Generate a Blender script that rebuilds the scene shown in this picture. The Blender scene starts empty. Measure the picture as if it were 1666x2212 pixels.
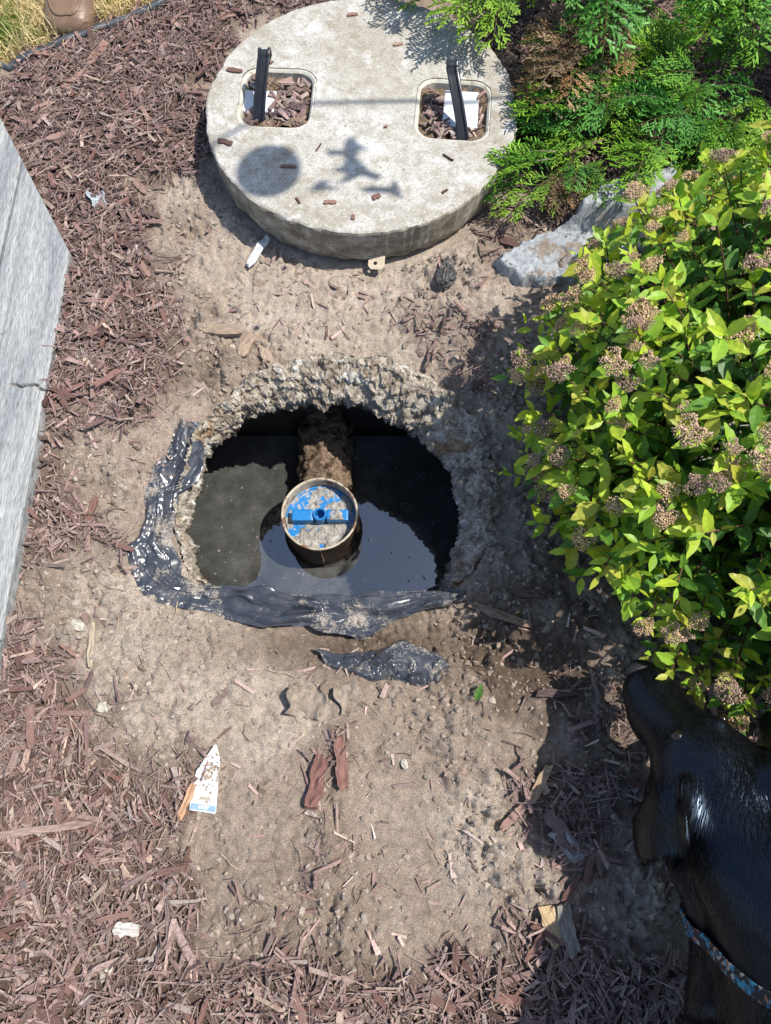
import bpy, bmesh, math, random
import numpy as np
from mathutils import Vector, Matrix
from mathutils.bvhtree import BVHTree

SC = bpy.context.scene
COL = SC.collection
R = math.radians

# ------------------------------------------------------------------ camera, sky, sun, exposure
CAM_POS = np.array([0.0, 0.0, 1.40])
PITCH = R(70)
cam_d = bpy.data.cameras.new('camera')
cam_d.sensor_fit = 'HORIZONTAL'
cam_d.sensor_width = 36.0
cam_d.lens = 36.0 * 1603.0 / 1666.0
cam_d.clip_start = 0.02
cam_d.clip_end = 200
cam = bpy.data.objects.new('camera', cam_d)
cam.location = CAM_POS
cam.rotation_euler = (R(90) - PITCH, 0, 0)
COL.objects.link(cam)
SC.camera = cam

SUN_EL, SUN_AZ = R(61), R(4)          # azimuth measured from +X towards +Y
world = bpy.data.worlds.new('World')
SC.world = world
world.use_nodes = True
wn = world.node_tree
wn.nodes.clear()
sky = wn.nodes.new('ShaderNodeTexSky')
sky.sky_type = 'NISHITA'
sky.sun_disc = False
sky.sun_elevation = SUN_EL
sky.sun_rotation = math.pi / 2 - SUN_AZ
bg = wn.nodes.new('ShaderNodeBackground')
bg.inputs['Strength'].default_value = 0.14
wo = wn.nodes.new('ShaderNodeOutputWorld')
wn.links.new(sky.outputs[0], bg.inputs[0])
wn.links.new(bg.outputs[0], wo.inputs[0])

sun_d = bpy.data.lights.new('sun', 'SUN')
sun_d.energy = 4.6
sun_d.angle = R(0.53)
sun_d.color = (1.0, 0.955, 0.88)
sun = bpy.data.objects.new('sun', sun_d)
SUN_DIR = Vector((math.cos(SUN_EL) * math.cos(SUN_AZ), math.cos(SUN_EL) * math.sin(SUN_AZ), math.sin(SUN_EL)))
sun.rotation_euler = SUN_DIR.to_track_quat('Z', 'Y').to_euler()
sun.location = SUN_DIR * 6
COL.objects.link(sun)

SC.view_settings.view_transform = 'Standard'
SC.view_settings.look = 'None'
SC.view_settings.gamma = 1.0
SC.view_settings.exposure = 0.54
SC.view_settings.use_curve_mapping = False
SC.render.engine = 'CYCLES'
SC.cycles.max_bounces = 8
SC.cycles.transparent_max_bounces = 8

rng = np.random.default_rng(11)
random.seed(5)


# ------------------------------------------------------------------ helpers
def tag(o, label=None, cat=None, group=None, kind=None):
    if label: o['label'] = label
    if cat: o['category'] = cat
    if group: o['group'] = group
    if kind: o['kind'] = kind
    return o


def empty(name, loc=(0, 0, 0), rz=0):
    o = bpy.data.objects.new(name, None)
    o.empty_display_size = 0.05
    o.location = loc
    o.rotation_euler = (0, 0, rz)
    COL.objects.link(o)
    return o


def mesh_data(name, verts, faces, mat=None, col=None, smooth=False):
    """verts (N,3); faces: list of (K,n) integer arrays"""
    me = bpy.data.meshes.new(name)
    verts = np.ascontiguousarray(verts, dtype=np.float32)
    if isinstance(faces, np.ndarray):
        faces = [faces]
    faces = [np.asarray(f, dtype=np.int32) for f in faces if len(f)]
    loops = np.concatenate([f.ravel() for f in faces])
    tot = np.concatenate([np.full(len(f), f.shape[1], dtype=np.int32) for f in faces])
    start = np.concatenate([[0], np.cumsum(tot)[:-1]]).astype(np.int32)
    me.vertices.add(len(verts))
    me.vertices.foreach_set('co', verts.ravel())
    me.loops.add(len(loops))
    me.loops.foreach_set('vertex_index', loops)
    me.polygons.add(len(tot))
    me.polygons.foreach_set('loop_start', start)
    me.polygons.foreach_set('loop_total', tot)
    me.polygons.foreach_set('use_smooth', np.full(len(tot), bool(smooth)))
    me.update(calc_edges=True)
    me.validate()
    if col is not None:
        a = me.color_attributes.new('Col', 'FLOAT_COLOR', 'POINT')
        c = np.ones((len(verts), 4), dtype=np.float32)
        c[:, :3] = col
        a.data.foreach_set('color', c.ravel())
    if mat is not None:
        me.materials.append(mat)
    return me


def obj(name, me, parent=None, loc=None):
    o = bpy.data.objects.new(name, me)
    if loc is not None:
        o.location = loc
    if parent is not None:
        o.parent = parent
    COL.objects.link(o)
    return o


def build(name, verts, faces, mat, parent=None, col=None, smooth=False, loc=None):
    return obj(name, mesh_data(name, verts, faces, mat, col, smooth), parent, loc)


def _h(ix, iy, iz, seed):
    n = (ix * 374761393 + iy * 668265263 + iz * 2147483647 + seed * 1274126177) & 0xFFFFFFFF
    n = ((n ^ (n >> 13)) * 1274126177) & 0xFFFFFFFF
    n = ((n ^ (n >> 15)) * 2246822519) & 0xFFFFFFFF
    return ((n ^ (n >> 16)) & 0xFFFFFF) / float(0xFFFFFF)


def noise2(x, y, seed=0):
    xi = np.floor(x).astype(np.int64); yi = np.floor(y).astype(np.int64)
    fx = x - xi; fy = y - yi
    fx = fx * fx * fx * (fx * (fx * 6 - 15) + 10); fy = fy * fy * fy * (fy * (fy * 6 - 15) + 10)
    a = _h(xi, yi, 0, seed); b = _h(xi + 1, yi, 0, seed); c = _h(xi, yi + 1, 0, seed); d = _h(xi + 1, yi + 1, 0, seed)
    return ((a * (1 - fx) + b * fx) * (1 - fy) + (c * (1 - fx) + d * fx) * fy) * 2 - 1


def noise3(x, y, z, seed=0):
    xi = np.floor(x).astype(np.int64); yi = np.floor(y).astype(np.int64); zi = np.floor(z).astype(np.int64)
    fx = x - xi; fy = y - yi; fz = z - zi
    fx = fx * fx * (3 - 2 * fx); fy = fy * fy * (3 - 2 * fy); fz = fz * fz * (3 - 2 * fz)
    r = 0
    for dx in (0, 1):
        for dy in (0, 1):
            for dz in (0, 1):
                w = (fx if dx else 1 - fx) * (fy if dy else 1 - fy) * (fz if dz else 1 - fz)
                r = r + w * _h(xi + dx, yi + dy, zi + dz, seed)
    return r * 2 - 1


def lumps(x, y, seed, fill=0.62):
    """scattered rounded crumbs: one per lattice cell, random place, size and height"""
    xi = np.floor(x).astype(np.int64); yi = np.floor(y).astype(np.int64)
    out = np.zeros(x.shape)
    for dx in (-1, 0, 1):
        for dy in (-1, 0, 1):
            cx_ = xi + dx; cy_ = yi + dy
            r = 0.25 + 0.45 * _h(cx_, cy_, 1, seed) ** 1.5
            d2 = ((x - cx_ - _h(cx_, cy_, 2, seed)) ** 2 + (y - cy_ - _h(cx_, cy_, 3, seed)) ** 2) / (r * r)
            hgt = np.where(_h(cx_, cy_, 4, seed) < fill, r, 0)
            out = np.maximum(out, hgt * np.sqrt(np.maximum(0, 1 - d2)))
    return out


def rot2(x, y, a):
    return x * math.cos(a) - y * math.sin(a), x * math.sin(a) + y * math.cos(a)


def fbm2(x, y, octs=3, seed=0, gain=0.5):
    s = 0; a = 1
    for i in range(octs):
        u, v = rot2(x, y, 0.5 + i * 0.9)
        s = s + a * noise2(u * 2 ** i + 17.3 * i, v * 2 ** i - 9.1 * i, seed + i)
        a *= gain
    return s


def fbm3(p, f, octs=3, seed=0, gain=0.5):
    s = 0; a = 1
    for i in range(octs):
        k = f * 2 ** i
        s = s + a * noise3(p[:, 0] * k + 3.7 * i, p[:, 1] * k + 8.1 * i, p[:, 2] * k - 5.3 * i, seed + i)
        a *= gain
    return s


def sdist(poly, x, y):
    """signed distance to polygon, positive inside"""
    P = np.array(poly); n = len(P)
    d = np.full(x.shape, 1e9); inside = np.zeros(x.shape, dtype=bool)
    for i in range(n):
        ax, ay = P[i]; bx, by = P[(i + 1) % n]
        ex, ey = bx - ax, by - ay
        t = np.clip(((x - ax) * ex + (y - ay) * ey) / (ex * ex + ey * ey), 0, 1)
        d = np.minimum(d, np.hypot(x - ax - t * ex, y - ay - t * ey))
        c = ((ay > y) != (by > y)) & (x < (bx - ax) * (y - ay) / (by - ay + 1e-12) + ax)
        inside ^= c
    return np.where(inside, d, -d)


def sstep(a, b, v):
    t = np.clip((v - a) / (b - a), 0, 1)
    return t * t * (3 - 2 * t)


def grid_faces(nu, nv, wrap_u=False):
    """grid of nu x nv verts, index u*nv+v"""
    us = np.arange(nu if wrap_u else nu - 1); vs = np.arange(nv - 1)
    U, V = np.meshgrid(us, vs, indexing='ij')
    U2 = (U + 1) % nu
    return np.stack([U * nv + V, U2 * nv + V, U2 * nv + V + 1, U * nv + V + 1], -1).reshape(-1, 4)


def tube(pts, radii, sides=8, up=(0, 0, 1), cap=True):
    """pts (n,3), radii list of r or (side, up)"""
    P = np.array(pts, dtype=float); n = len(P)
    T = np.gradient(P, axis=0); T /= np.linalg.norm(T, axis=1)[:, None] + 1e-12
    upv = np.array(up, dtype=float)
    V = []
    a = np.arange(sides) * 2 * math.pi / sides
    for i in range(n):
        s = np.cross(T[i], upv)
        if np.linalg.norm(s) < 1e-3: s = np.cross(T[i], np.array([0.37, 0.9, 0.1]))
        s /= np.linalg.norm(s); u = np.cross(s, T[i])
        r = radii[i] if hasattr(radii, '__len__') else radii
        rs, ru = r if hasattr(r, '__len__') else (r, r)
        V.append(P[i] + np.outer(np.cos(a) * rs, s) + np.outer(np.sin(a) * ru, u))
    V = np.concatenate(V)
    F = []
    for i in range(n - 1):
        for j in range(sides):
            k = (j + 1) % sides
            F.append((i * sides + j, i * sides + k, (i + 1) * sides + k, (i + 1) * sides + j))
    F = [np.array(F)]
    if cap:
        V = np.concatenate([V, P[:1], P[-1:]]); c0 = len(V) - 2; c1 = len(V) - 1
        t = []
        for j in range(sides):
            k = (j + 1) % sides
            t.append((c0, k, j)); t.append((c1, (n - 1) * sides + j, (n - 1) * sides + k))
        F.append(np.array(t))
    return V, F


class Soup:
    """collects pieces into one mesh"""
    def __init__(s): s.v = []; s.f = {}; s.c = []; s.n = 0
    def add(s, v, faces, col=(1, 1, 1)):
        v = np.asarray(v, dtype=float)
        if isinstance(faces, np.ndarray): faces = [faces]
        for f in faces:
            f = np.asarray(f); s.f.setdefault(f.shape[1], []).append(f + s.n)
        c = np.asarray(col, dtype=float)
        s.c.append(np.broadcast_to(c, (len(v), 3)) if c.ndim == 1 else c)
        s.v.append(v); s.n += len(v)
    def data(s, name, mat, smooth=False):
        return mesh_data(name, np.concatenate(s.v), [np.concatenate(a) for a in s.f.values()], mat, np.concatenate(s.c), smooth)
    def build(s, name, mat, parent=None, smooth=False, loc=None):
        return obj(name, s.data(name, mat, smooth), parent, loc)


class NT:
    """tiny node helper"""
    def __init__(s, name):
        s.m = bpy.data.materials.new(name); s.m.use_nodes = True
        s.t = s.m.node_tree; s.t.nodes.clear()
        s.out = s.t.nodes.new('ShaderNodeOutputMaterial')
        s.co = None
    def n(s, typ, props=None, **inp):
        nd = s.t.nodes.new('ShaderNode' + typ)
        for k, v in (props or {}).items(): setattr(nd, k, v)
        for k, v in inp.items():
            key = int(k[1:]) if k[0] == 'i' and k[1:].isdigit() else k.replace('_', ' ')
            s.set(nd, key, v)
        return nd
    def set(s, nd, key, v):
        sock = nd.inputs[key]
        if isinstance(v, bpy.types.NodeSocket): s.t.links.new(v, sock)
        elif isinstance(v, bpy.types.Node): s.t.links.new(v.outputs[0], sock)
        elif isinstance(v, tuple) and len(v) == 3 and sock.type == 'RGBA': sock.default_value = (*v, 1)
        else: sock.default_value = v
    def obj_co(s):
        if s.co is None: s.co = s.n('NewGeometry').outputs['Position']
        return s.co
    def noise(s, scale, detail=4, rough=0.6, dist=0.0, co=None, w=None):
        return s.n('TexNoise', Vector=co or s.obj_co(), Scale=scale, Detail=detail, Roughness=rough, Distortion=dist).outputs[0]
    def ramp(s, fac, stops, interp='LINEAR'):
        r = s.n('ValToRGB', Fac=fac); e = r.color_ramp; e.interpolation = interp
        while len(e.elements) < len(stops): e.elements.new(0.5)
        for el, (p, c) in zip(e.elements, stops):
            el.position = p; el.color = (*c, 1) if len(c) == 3 else c
        return r.outputs[0]
    def mixc(s, fac, a, b, mode='MIX'):
        m = s.n('Mix', {'data_type': 'RGBA', 'blend_type': mode})
        s.set(m, 0, fac); s.set(m, 6, a); s.set(m, 7, b)
        return m.outputs[2]
    def math(s, op, a, b=0.0, clamp=False):
        m = s.n('Math', {'operation': op, 'use_clamp': clamp}); s.set(m, 0, a); s.set(m, 1, b); return m.outputs[0]
    def range(s, v, a, b, c=0.0, d=1.0):
        m = s.n('MapRange', {'interpolation_type': 'SMOOTHSTEP'}); 
        for i, x in enumerate((v, a, b, c, d)): s.set(m, i, x)
        return m.outputs[0]
    def attr(s, name='Col'):
        return s.n('Attribute', {'attribute_name': name}).outputs['Color']
    def bump(s, h, strength=0.5, dist=0.002, normal=None):
        b = s.n('Bump', Height=h, Strength=strength, Distance=dist)
        if normal is not None: s.set(b, 'Normal', normal)
        return b.outputs[0]
    def bsdf(s, **k):
        b = s.n('BsdfPrincipled')
        for kk, v in k.items(): s.set(b, kk.replace('_', ' '), v)
        s.t.links.new(b.outputs[0], s.out.inputs[0]); return b


def M_soil():
    t = NT('soil')
    a = t.attr()
    g1 = t.noise(520, 3, 0.7); g2 = t.noise(60, 5, 0.65); g3 = t.noise(9, 4, 0.6)
    c = t.mixc(1.0, a, t.ramp(g1, [(0.30, (0.38, 0.36, 0.34)), (0.5, (0.98, 0.97, 0.96)), (0.72, (1.6, 1.57, 1.55))]), 'MULTIPLY')  # grain tones; the darkest specks paint in shadows between grains
    c = t.mixc(1.0, c, t.ramp(g2, [(0.3, (0.72, 0.70, 0.68)), (0.7, (1.22, 1.2, 1.18))]), 'MULTIPLY')
    c = t.mixc(1.0, c, t.ramp(g3, [(0.3, (0.86, 0.84, 0.80)), (0.7, (1.12, 1.12, 1.12))]), 'MULTIPLY')
    b = t.bump(t.noise(260, 6, 0.8), 1.0, 0.006)
    t.bsdf(Base_Color=c, Roughness=0.95, Normal=b, Specular_IOR_Level=0.15)
    return t.m


def M_vcol(name, rough=0.8, spec=0.3, gscale=300, glo=0.75, ghi=1.25, bump=0.4, bdist=0.001, stretch=None, objrand=False):
    t = NT(name)
    co = t.obj_co() if stretch is None else t.n('Mapping', Vector=t.n('TexCoord').outputs['Object'], Scale=stretch).outputs[0]
    n = t.noise(gscale, 4, 0.65, co=co)
    c = t.mixc(1.0, t.attr(), t.ramp(n, [(0.3, (glo,) * 3), (0.7, (ghi,) * 3)]), 'MULTIPLY')
    if objrand:
        r = t.n('ObjectInfo').outputs['Random']
        c = t.mixc(1.0, c, t.ramp(r, [(0.0, (0.55, 0.52, 0.5)), (0.35, (0.9, 0.85, 0.82)), (0.7, (1.15, 1.08, 1.05)), (0.93, (1.3, 1.25, 1.2)), (1.0, (1.55, 1.55, 1.45))]), 'MULTIPLY')
    t.bsdf(Base_Color=c, Roughness=rough, Specular_IOR_Level=spec, Normal=t.bump(n, bump, bdist))
    return t.m


def M_lid():
    t = NT('lid_concrete')
    p = t.obj_co()
    f1 = t.noise(230, 5, 0.8); f2 = t.noise(38, 6, 0.75); f3 = t.noise(6, 6, 0.65); f4 = t.noise(620, 2, 0.7)
    c = t.ramp(f1, [(0.34, (0.27, 0.25, 0.21)), (0.46, (0.38, 0.36, 0.32)), (0.56, (0.48, 0.465, 0.425)), (0.72, (0.60, 0.59, 0.555))])
    c = t.mixc(t.math('MULTIPLY', t.range(f2, 0.46, 0.62), 0.7), c, (0.27, 0.24, 0.185))
    c = t.mixc(t.math('MULTIPLY', t.range(f3, 0.46, 0.62), 0.72), c, t.mixc(0.5, c, (0.20, 0.165, 0.105)))
    c = t.mixc(t.math('MULTIPLY', t.range(t.noise(3.2, 5, 0.6), 0.5, 0.66), 0.35), c, (0.30, 0.27, 0.21))
    c = t.mixc(t.math('MULTIPLY', t.range(t.noise(15, 6, 0.75), 0.54, 0.64), 0.5), c, (0.62, 0.62, 0.60))
    c = t.mixc(t.math('MULTIPLY', t.range(t.noise(70, 4, 0.7), 0.63, 0.70), 0.7), c, (0.13, 0.115, 0.09))
    c = t.mixc(1.0, c, t.ramp(f4, [(0.3, (0.82, 0.82, 0.82)), (0.6, (1.1, 1.1, 1.1))]), 'MULTIPLY')
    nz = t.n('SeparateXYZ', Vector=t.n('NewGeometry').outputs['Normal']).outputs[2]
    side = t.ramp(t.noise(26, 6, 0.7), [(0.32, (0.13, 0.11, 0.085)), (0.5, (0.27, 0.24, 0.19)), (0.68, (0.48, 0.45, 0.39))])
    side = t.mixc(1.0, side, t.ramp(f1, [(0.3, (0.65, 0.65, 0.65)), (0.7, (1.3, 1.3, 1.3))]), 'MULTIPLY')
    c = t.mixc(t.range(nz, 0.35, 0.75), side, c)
    b = t.bump(f1, 0.55, 0.003); b = t.bump(f4, 0.5, 0.0015, b)
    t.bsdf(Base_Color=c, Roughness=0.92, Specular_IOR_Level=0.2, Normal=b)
    return t.m


def M_rim():
    t = NT('crumbled_concrete')
    p = t.obj_co()
    n1 = t.noise(38, 6, 0.72); n2 = t.noise(16, 5, 0.7); n3 = t.noise(190, 4, 0.7); n4 = t.noise(11, 5, 0.7)
    c = t.ramp(n1, [(0.30, (0.075, 0.058, 0.044)), (0.42, (0.205, 0.168, 0.13)), (0.54, (0.36, 0.315, 0.255)), (0.68, (0.53, 0.49, 0.42))])
    c = t.mixc(t.range(n2, 0.58, 0.66), c, (0.56, 0.55, 0.51))
    rust = t.noise(13, 4, 0.6, co=t.n('Mapping', Vector=p, Location=(3.1, 1.2, 7.7)).outputs[0])
    c = t.mixc(t.math('MULTIPLY', t.range(rust, 0.57, 0.70), 0.6), c, (0.26, 0.15, 0.06))
    c = t.mixc(1.0, c, t.ramp(n3, [(0.3, (0.6, 0.6, 0.6)), (0.7, (1.35, 1.35, 1.35))]), 'MULTIPLY')
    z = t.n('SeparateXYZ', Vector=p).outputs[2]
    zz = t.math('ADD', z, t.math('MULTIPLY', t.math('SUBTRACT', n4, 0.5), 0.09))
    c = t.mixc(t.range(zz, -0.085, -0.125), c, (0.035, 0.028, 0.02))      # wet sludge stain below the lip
    t.bsdf(Base_Color=c, Roughness=0.85, Specular_IOR_Level=0.3, Normal=t.bump(n3, 0.9, 0.004))
    return t.m


def M_tank():
    t = NT('stained_tank_wall')
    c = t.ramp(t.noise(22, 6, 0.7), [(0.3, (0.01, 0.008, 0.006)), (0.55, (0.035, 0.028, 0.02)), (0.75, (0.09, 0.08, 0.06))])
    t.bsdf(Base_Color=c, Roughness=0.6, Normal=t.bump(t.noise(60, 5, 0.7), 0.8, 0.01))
    return t.m


def M_water():
    t = NT('septic_water')
    n1 = t.noise(6, 5, 0.6); n2 = t.noise(260, 3, 0.7); n3 = t.noise(28, 4, 0.65)
    c = t.ramp(n1, [(0.35, (0.044, 0.044, 0.041)), (0.65, (0.080, 0.080, 0.075))])
    c = t.mixc(1.0, c, t.ramp(n3, [(0.3, (0.65, 0.65, 0.65)), (0.7, (1.25, 1.25, 1.25))]), 'MULTIPLY')
    c = t.mixc(t.range(t.math('ADD', n2, t.math('MULTIPLY', t.math('SUBTRACT', n3, 0.5), 0.35)), 0.58, 0.80), c, (0.15, 0.15, 0.135))
    t.bsdf(Base_Color=c, Roughness=0.03, IOR=2.6, Normal=t.bump(t.noise(9, 2, 0.5), 0.05, 0.004))
    return t.m


def M_plastic():
    t = NT('dusty_black_plastic')
    p = t.obj_co()
    n1 = t.noise(13, 5, 0.7); n2 = t.noise(260, 3, 0.7)
    d = t.range(t.math('ADD', n1, t.math('MULTIPLY', t.math('SUBTRACT', n2, 0.5), 0.40)), 0.525, 0.66)
    film = t.range(t.noise(20, 5, 0.65), 0.45, 0.75)
    c = t.mixc(t.math('MULTIPLY', film, 0.20), (0.032, 0.036, 0.046), (0.28, 0.28, 0.29))
    c = t.mixc(t.math('MULTIPLY', d, 0.9), c, (0.36, 0.31, 0.25))
    rgh = t.n('Mix', {'data_type': 'FLOAT'}); t.set(rgh, 0, d); t.set(rgh, 2, 0.25); t.set(rgh, 3, 0.9)
    b = t.bump(t.math('MULTIPLY', d, n2), 0.6, 0.002)
    t.bsdf(Base_Color=c, Roughness=rgh.outputs[0], IOR=1.5, Specular_IOR_Level=0.6, Normal=b)
    return t.m


def M_wood_grey():
    t = NT('weathered_grey_wood')
    co = t.n('TexCoord').outputs['Object']
    g1 = t.noise(1.0, 6, 0.7, 0.4, co=t.n('Mapping', Vector=co, Scale=(560, 42, 90)).outputs[0])
    g2 = t.noise(1.0, 5, 0.65, 0.8, co=t.n('Mapping', Vector=co, Scale=(22, 2.4, 12)).outputs[0])
    c = t.ramp(g1, [(0.34, (0.12, 0.12, 0.115)), (0.47, (0.23, 0.235, 0.233)), (0.60, (0.335, 0.34, 0.34))])
    c = t.mixc(1.0, c, t.ramp(g2, [(0.32, (0.68, 0.71, 0.76)), (0.66, (1.2, 1.19, 1.15))]), 'MULTIPLY')
    spot = t.noise(26, 3, 0.6)
    c = t.mixc(t.range(spot, 0.70, 0.74), c, (0.14, 0.13, 0.12))
    ny = t.n('SeparateXYZ', Vector=t.n('NewGeometry').outputs['Normal'])
    endg = t.ramp(t.noise(90, 4, 0.7, co=co), [(0.35, (0.16, 0.14, 0.10)), (0.6, (0.40, 0.37, 0.29))])
    c = t.mixc(t.range(ny.outputs[1], 0.25, 0.45), c, endg)
    t.bsdf(Base_Color=c, Roughness=0.85, Specular_IOR_Level=0.2, Normal=t.bump(g1, 0.5, 0.002))
    return t.m


def M_leaf(name, transl=0.35, rough=0.45):
    t = NT(name)
    n = t.noise(120, 3, 0.6)
    c = t.mixc(1.0, t.attr(), t.ramp(n, [(0.3, (0.82, 0.85, 0.8)), (0.7, (1.15, 1.12, 1.1))]), 'MULTIPLY')
    b = t.n('BsdfPrincipled'); t.set(b, 'Base Color', c); t.set(b, 'Roughness', rough); t.set(b, 'Specular IOR Level', 0.35)
    t.set(b, 'Normal', t.bump(n, 0.3, 0.001))
    tr = t.n('BsdfTranslucent', Color=t.mixc(1.0, c, (1.15, 1.2, 0.6), 'MULTIPLY'))
    mx = t.n('MixShader', Fac=transl); t.set(mx, 1, b); t.set(mx, 2, tr)
    t.t.links.new(mx.outputs[0], t.out.inputs[0])
    return t.m


def M_simple(name, col, rough=0.5, spec=0.5, var=0.2, vscale=40, bump=0.2, bdist=0.001, metal=0.0, dirt=None, dirt_t=0.6, dscale=25, stint=None):
    t = NT(name)
    n = t.noise(vscale, 5, 0.65)
    c = t.mixc(1.0, col, t.ramp(n, [(0.3, (1 - var,) * 3), (0.7, (1 + var,) * 3)]), 'MULTIPLY')
    r = rough
    if dirt:
        d = t.range(t.noise(dscale, 6, 0.72), dirt_t, dirt_t + 0.08)
        c = t.mixc(d, c, dirt)
        mx = t.n('Mix', {'data_type': 'FLOAT'}); t.set(mx, 0, d); t.set(mx, 2, rough); t.set(mx, 3, 0.95); r = mx.outputs[0]
    bs = t.bsdf(Base_Color=c, Roughness=r, Specular_IOR_Level=spec, Metallic=metal, Normal=t.bump(n, bump, bdist))
    if stint: t.set(bs, 'Specular Tint', stint)
    return t.m


SOIL = M_soil()
CHIP = M_vcol('wood_mulch', 0.85, 0.2, 260, 0.62, 1.35, 0.6, 0.0015)
CHIPO = M_vcol('wood_mulch_single', 0.85, 0.2, 1.0, 0.5, 1.45, 0.8, 0.002, stretch=(60, 420, 420), objrand=True)
CHIPB = M_vcol('split_wood', 0.85, 0.2, 1.0, 0.5, 1.5, 0.9, 0.002, stretch=(45, 480, 480))
CRUMB = M_vcol('soil_crumb', 0.95, 0.1, 330, 0.6, 1.4, 0.7, 0.002)
CONC = M_lid(); RIM = M_rim(); TANK = M_tank(); WATER = M_water(); PLAST = M_plastic(); WOOD = M_wood_grey()
LEAF = M_leaf('spirea_leaf'); JUN = M_leaf('juniper_scale', 0.25, 0.5); DRY = M_leaf('dry_grass', 0.3, 0.6)
FLOW = M_vcol('dried_flower', 0.95, 0.1, 400, 0.5, 1.5, 0.5, 0.002)
STEM = M_vcol('woody_stem', 0.8, 0.2, 200, 0.6, 1.4, 0.5, 0.001)
BLACKP = M_simple('black_moulded_plastic', (0.018, 0.019, 0.022), 0.32, 0.5, 0.3, 60, 0.15, 0.001, dirt=(0.20, 0.17, 0.14), dirt_t=0.66, dscale=60)
WHITEP = M_simple('white_plastic_liner', (0.47, 0.45, 0.385), 0.55, 0.4, 0.15, 60, 0.2, 0.001, dirt=(0.30, 0.26, 0.19), dirt_t=0.53, dscale=45)
MOUNT = M_simple('white_mount_plastic', (0.60, 0.61, 0.62), 0.5, 0.4, 0.1, 60, 0.2, 0.001, dirt=(0.30, 0.26, 0.2), dirt_t=0.64, dscale=60)
ROCK = M_simple('grey_limestone', (0.285, 0.30, 0.315), 0.9, 0.2, 0.3, 60, 0.6, 0.004, dirt=(0.22, 0.18, 0.145), dirt_t=0.55, dscale=14)

# ------------------------------------------------------------------ ground layout (metres, camera foot at the origin)
HC = np.array([-0.125, 0.545])
RIN = [(-0.422, 0.496), (-0.413, 0.591), (-0.4, 0.673), (-0.344, 0.747), (-0.284, 0.787), (-0.15, 0.807), (-0.003, 0.781), (0.069, 0.73),
       (0.129, 0.657), (0.165, 0.549), (0.148, 0.456), (0.112, 0.384), (0.03, 0.32), (-0.06, 0.295), (-0.13, 0.29), (-0.22, 0.295), (-0.32, 0.335), (-0.395, 0.41)]
ROUT = [(-0.437, 0.49), (-0.428, 0.605), (-0.40, 0.712), (-0.340, 0.801), (-0.277, 0.858), (-0.146, 0.894), (-0.013, 0.888), (0.098, 0.835),
        (0.186, 0.756), (0.235, 0.647), (0.238, 0.523), (0.199, 0.405), (0.140, 0.352), (0.04, 0.305), (-0.06, 0.283), (-0.13, 0.278), (-0.23, 0.284), (-0.335, 0.322), (-0.415, 0.405)]


def polar(pts):
    P = np.array(pts) - HC
    a = np.arctan2(P[:, 1], P[:, 0]); r = np.hypot(P[:, 0], P[:, 1])
    o = np.argsort(a); a = a[o]; r = r[o]
    a = np.concatenate([a - 2 * math.pi, a, a + 2 * math.pi]); r = np.concatenate([r, r, r])
    return lambda th: np.interp(th, a, r)


r_in, r_out = polar(RIN), polar(ROUT)
LID_C = np.array([-0.055, 1.465]); LID_R = 0.36; LID_Z = 0.112
MULCH = [
    [(-1.5, 1.45), (-1.06, 1.68), (-0.553, 1.95), (-0.3, 2.13), (0.3, 2.3), (0.084, 2.006), (-0.333, 1.866), (-0.442, 1.638), (-0.444, 1.384), (-0.602, 1.348), (-0.534, 1.231), (-0.512, 1.126), (-0.465, 0.964), (-0.488, 0.79), (-0.55, 0.734), (-0.634, 0.778), (-0.671, 0.756), (-0.754, 0.723), (-1.5, 0.723)],
    [(-0.875, 0.745), (-0.685, 0.723), (-0.622, 0.617), (-0.582, 0.466), (-0.617, 0.39), (-0.694, 0.362), (-0.802, 0.362)],
    [(-1.3, 0.299), (-0.681, 0.281), (-0.601, 0.22), (-0.546, 0.135), (-0.535, 0.054), (-0.487, 0.0), (-0.338, -0.008), (-0.364, -0.083), (-0.31, -0.149), (-0.312, -0.219), (-0.209, -0.259), (-0.086, -0.273), (0.051, -0.299), (0.189, -0.266), (0.231, -0.198), (0.308, -0.212), (0.38, -0.266), (0.486, -0.325), (1.3, -0.325), (1.3, -0.9), (-1.3, -0.9)],
    [(-0.152, 0.054), (-0.111, 0.078), (-0.061, 0.094), (-0.069, 0.031), (-0.092, -0.039), (-0.106, -0.105), (-0.074, -0.142), (-0.12, -0.156), (-0.154, -0.113), (-0.141, -0.039)],
    [(0.241, -0.039), (0.324, -0.023), (0.338, -0.142), (0.316, -0.212), (0.255, -0.198)],
    [(0.069, 0.964), (0.215, 1.025), (0.294, 0.952), (0.29, 0.723), (0.222, 0.745), (0.167, 0.846)],
    [(0.181, 1.231), (0.381, 1.299), (0.517, 1.341), (0.398, 1.231), (0.264, 1.165)],
    [(0.336, 0.119), (0.463, 0.194), (1.3, 0.3), (1.3, -0.4), (0.444, -0.046)],
    [(0.3, 1.35), (1.4, 1.2), (1.4, 2.3), (0.2, 2.3)],
]
M_W = [1.0, 0.85, 1.0, 0.45, 0.8, 0.45, 0.4, 0.6, 0.7]
LAWN = [(-6, -0.8), (-1.9, 1.05), (-1.3, 1.53), (-0.989, 1.717), (-0.924, 1.753), (-0.868, 1.783), (-0.745, 1.853), (-0.619, 1.918), (-0.55, 1.97), (-0.3, 2.2), (0.0, 2.6), (1.0, 6), (-6, 6)]


def mulch_amt(x, y):
    m = np.zeros(x.shape)
    n = fbm2(x * 9, y * 9, 3, 31) * 0.07
    for P, w in zip(MULCH, M_W):
        m = np.maximum(m, w * sstep(-0.06, 0.06, sdist(P, x, y) + n))
    m = m * (1 - sstep(-0.01, 0.02, sdist(LAWN, x, y)))
    return m


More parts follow.
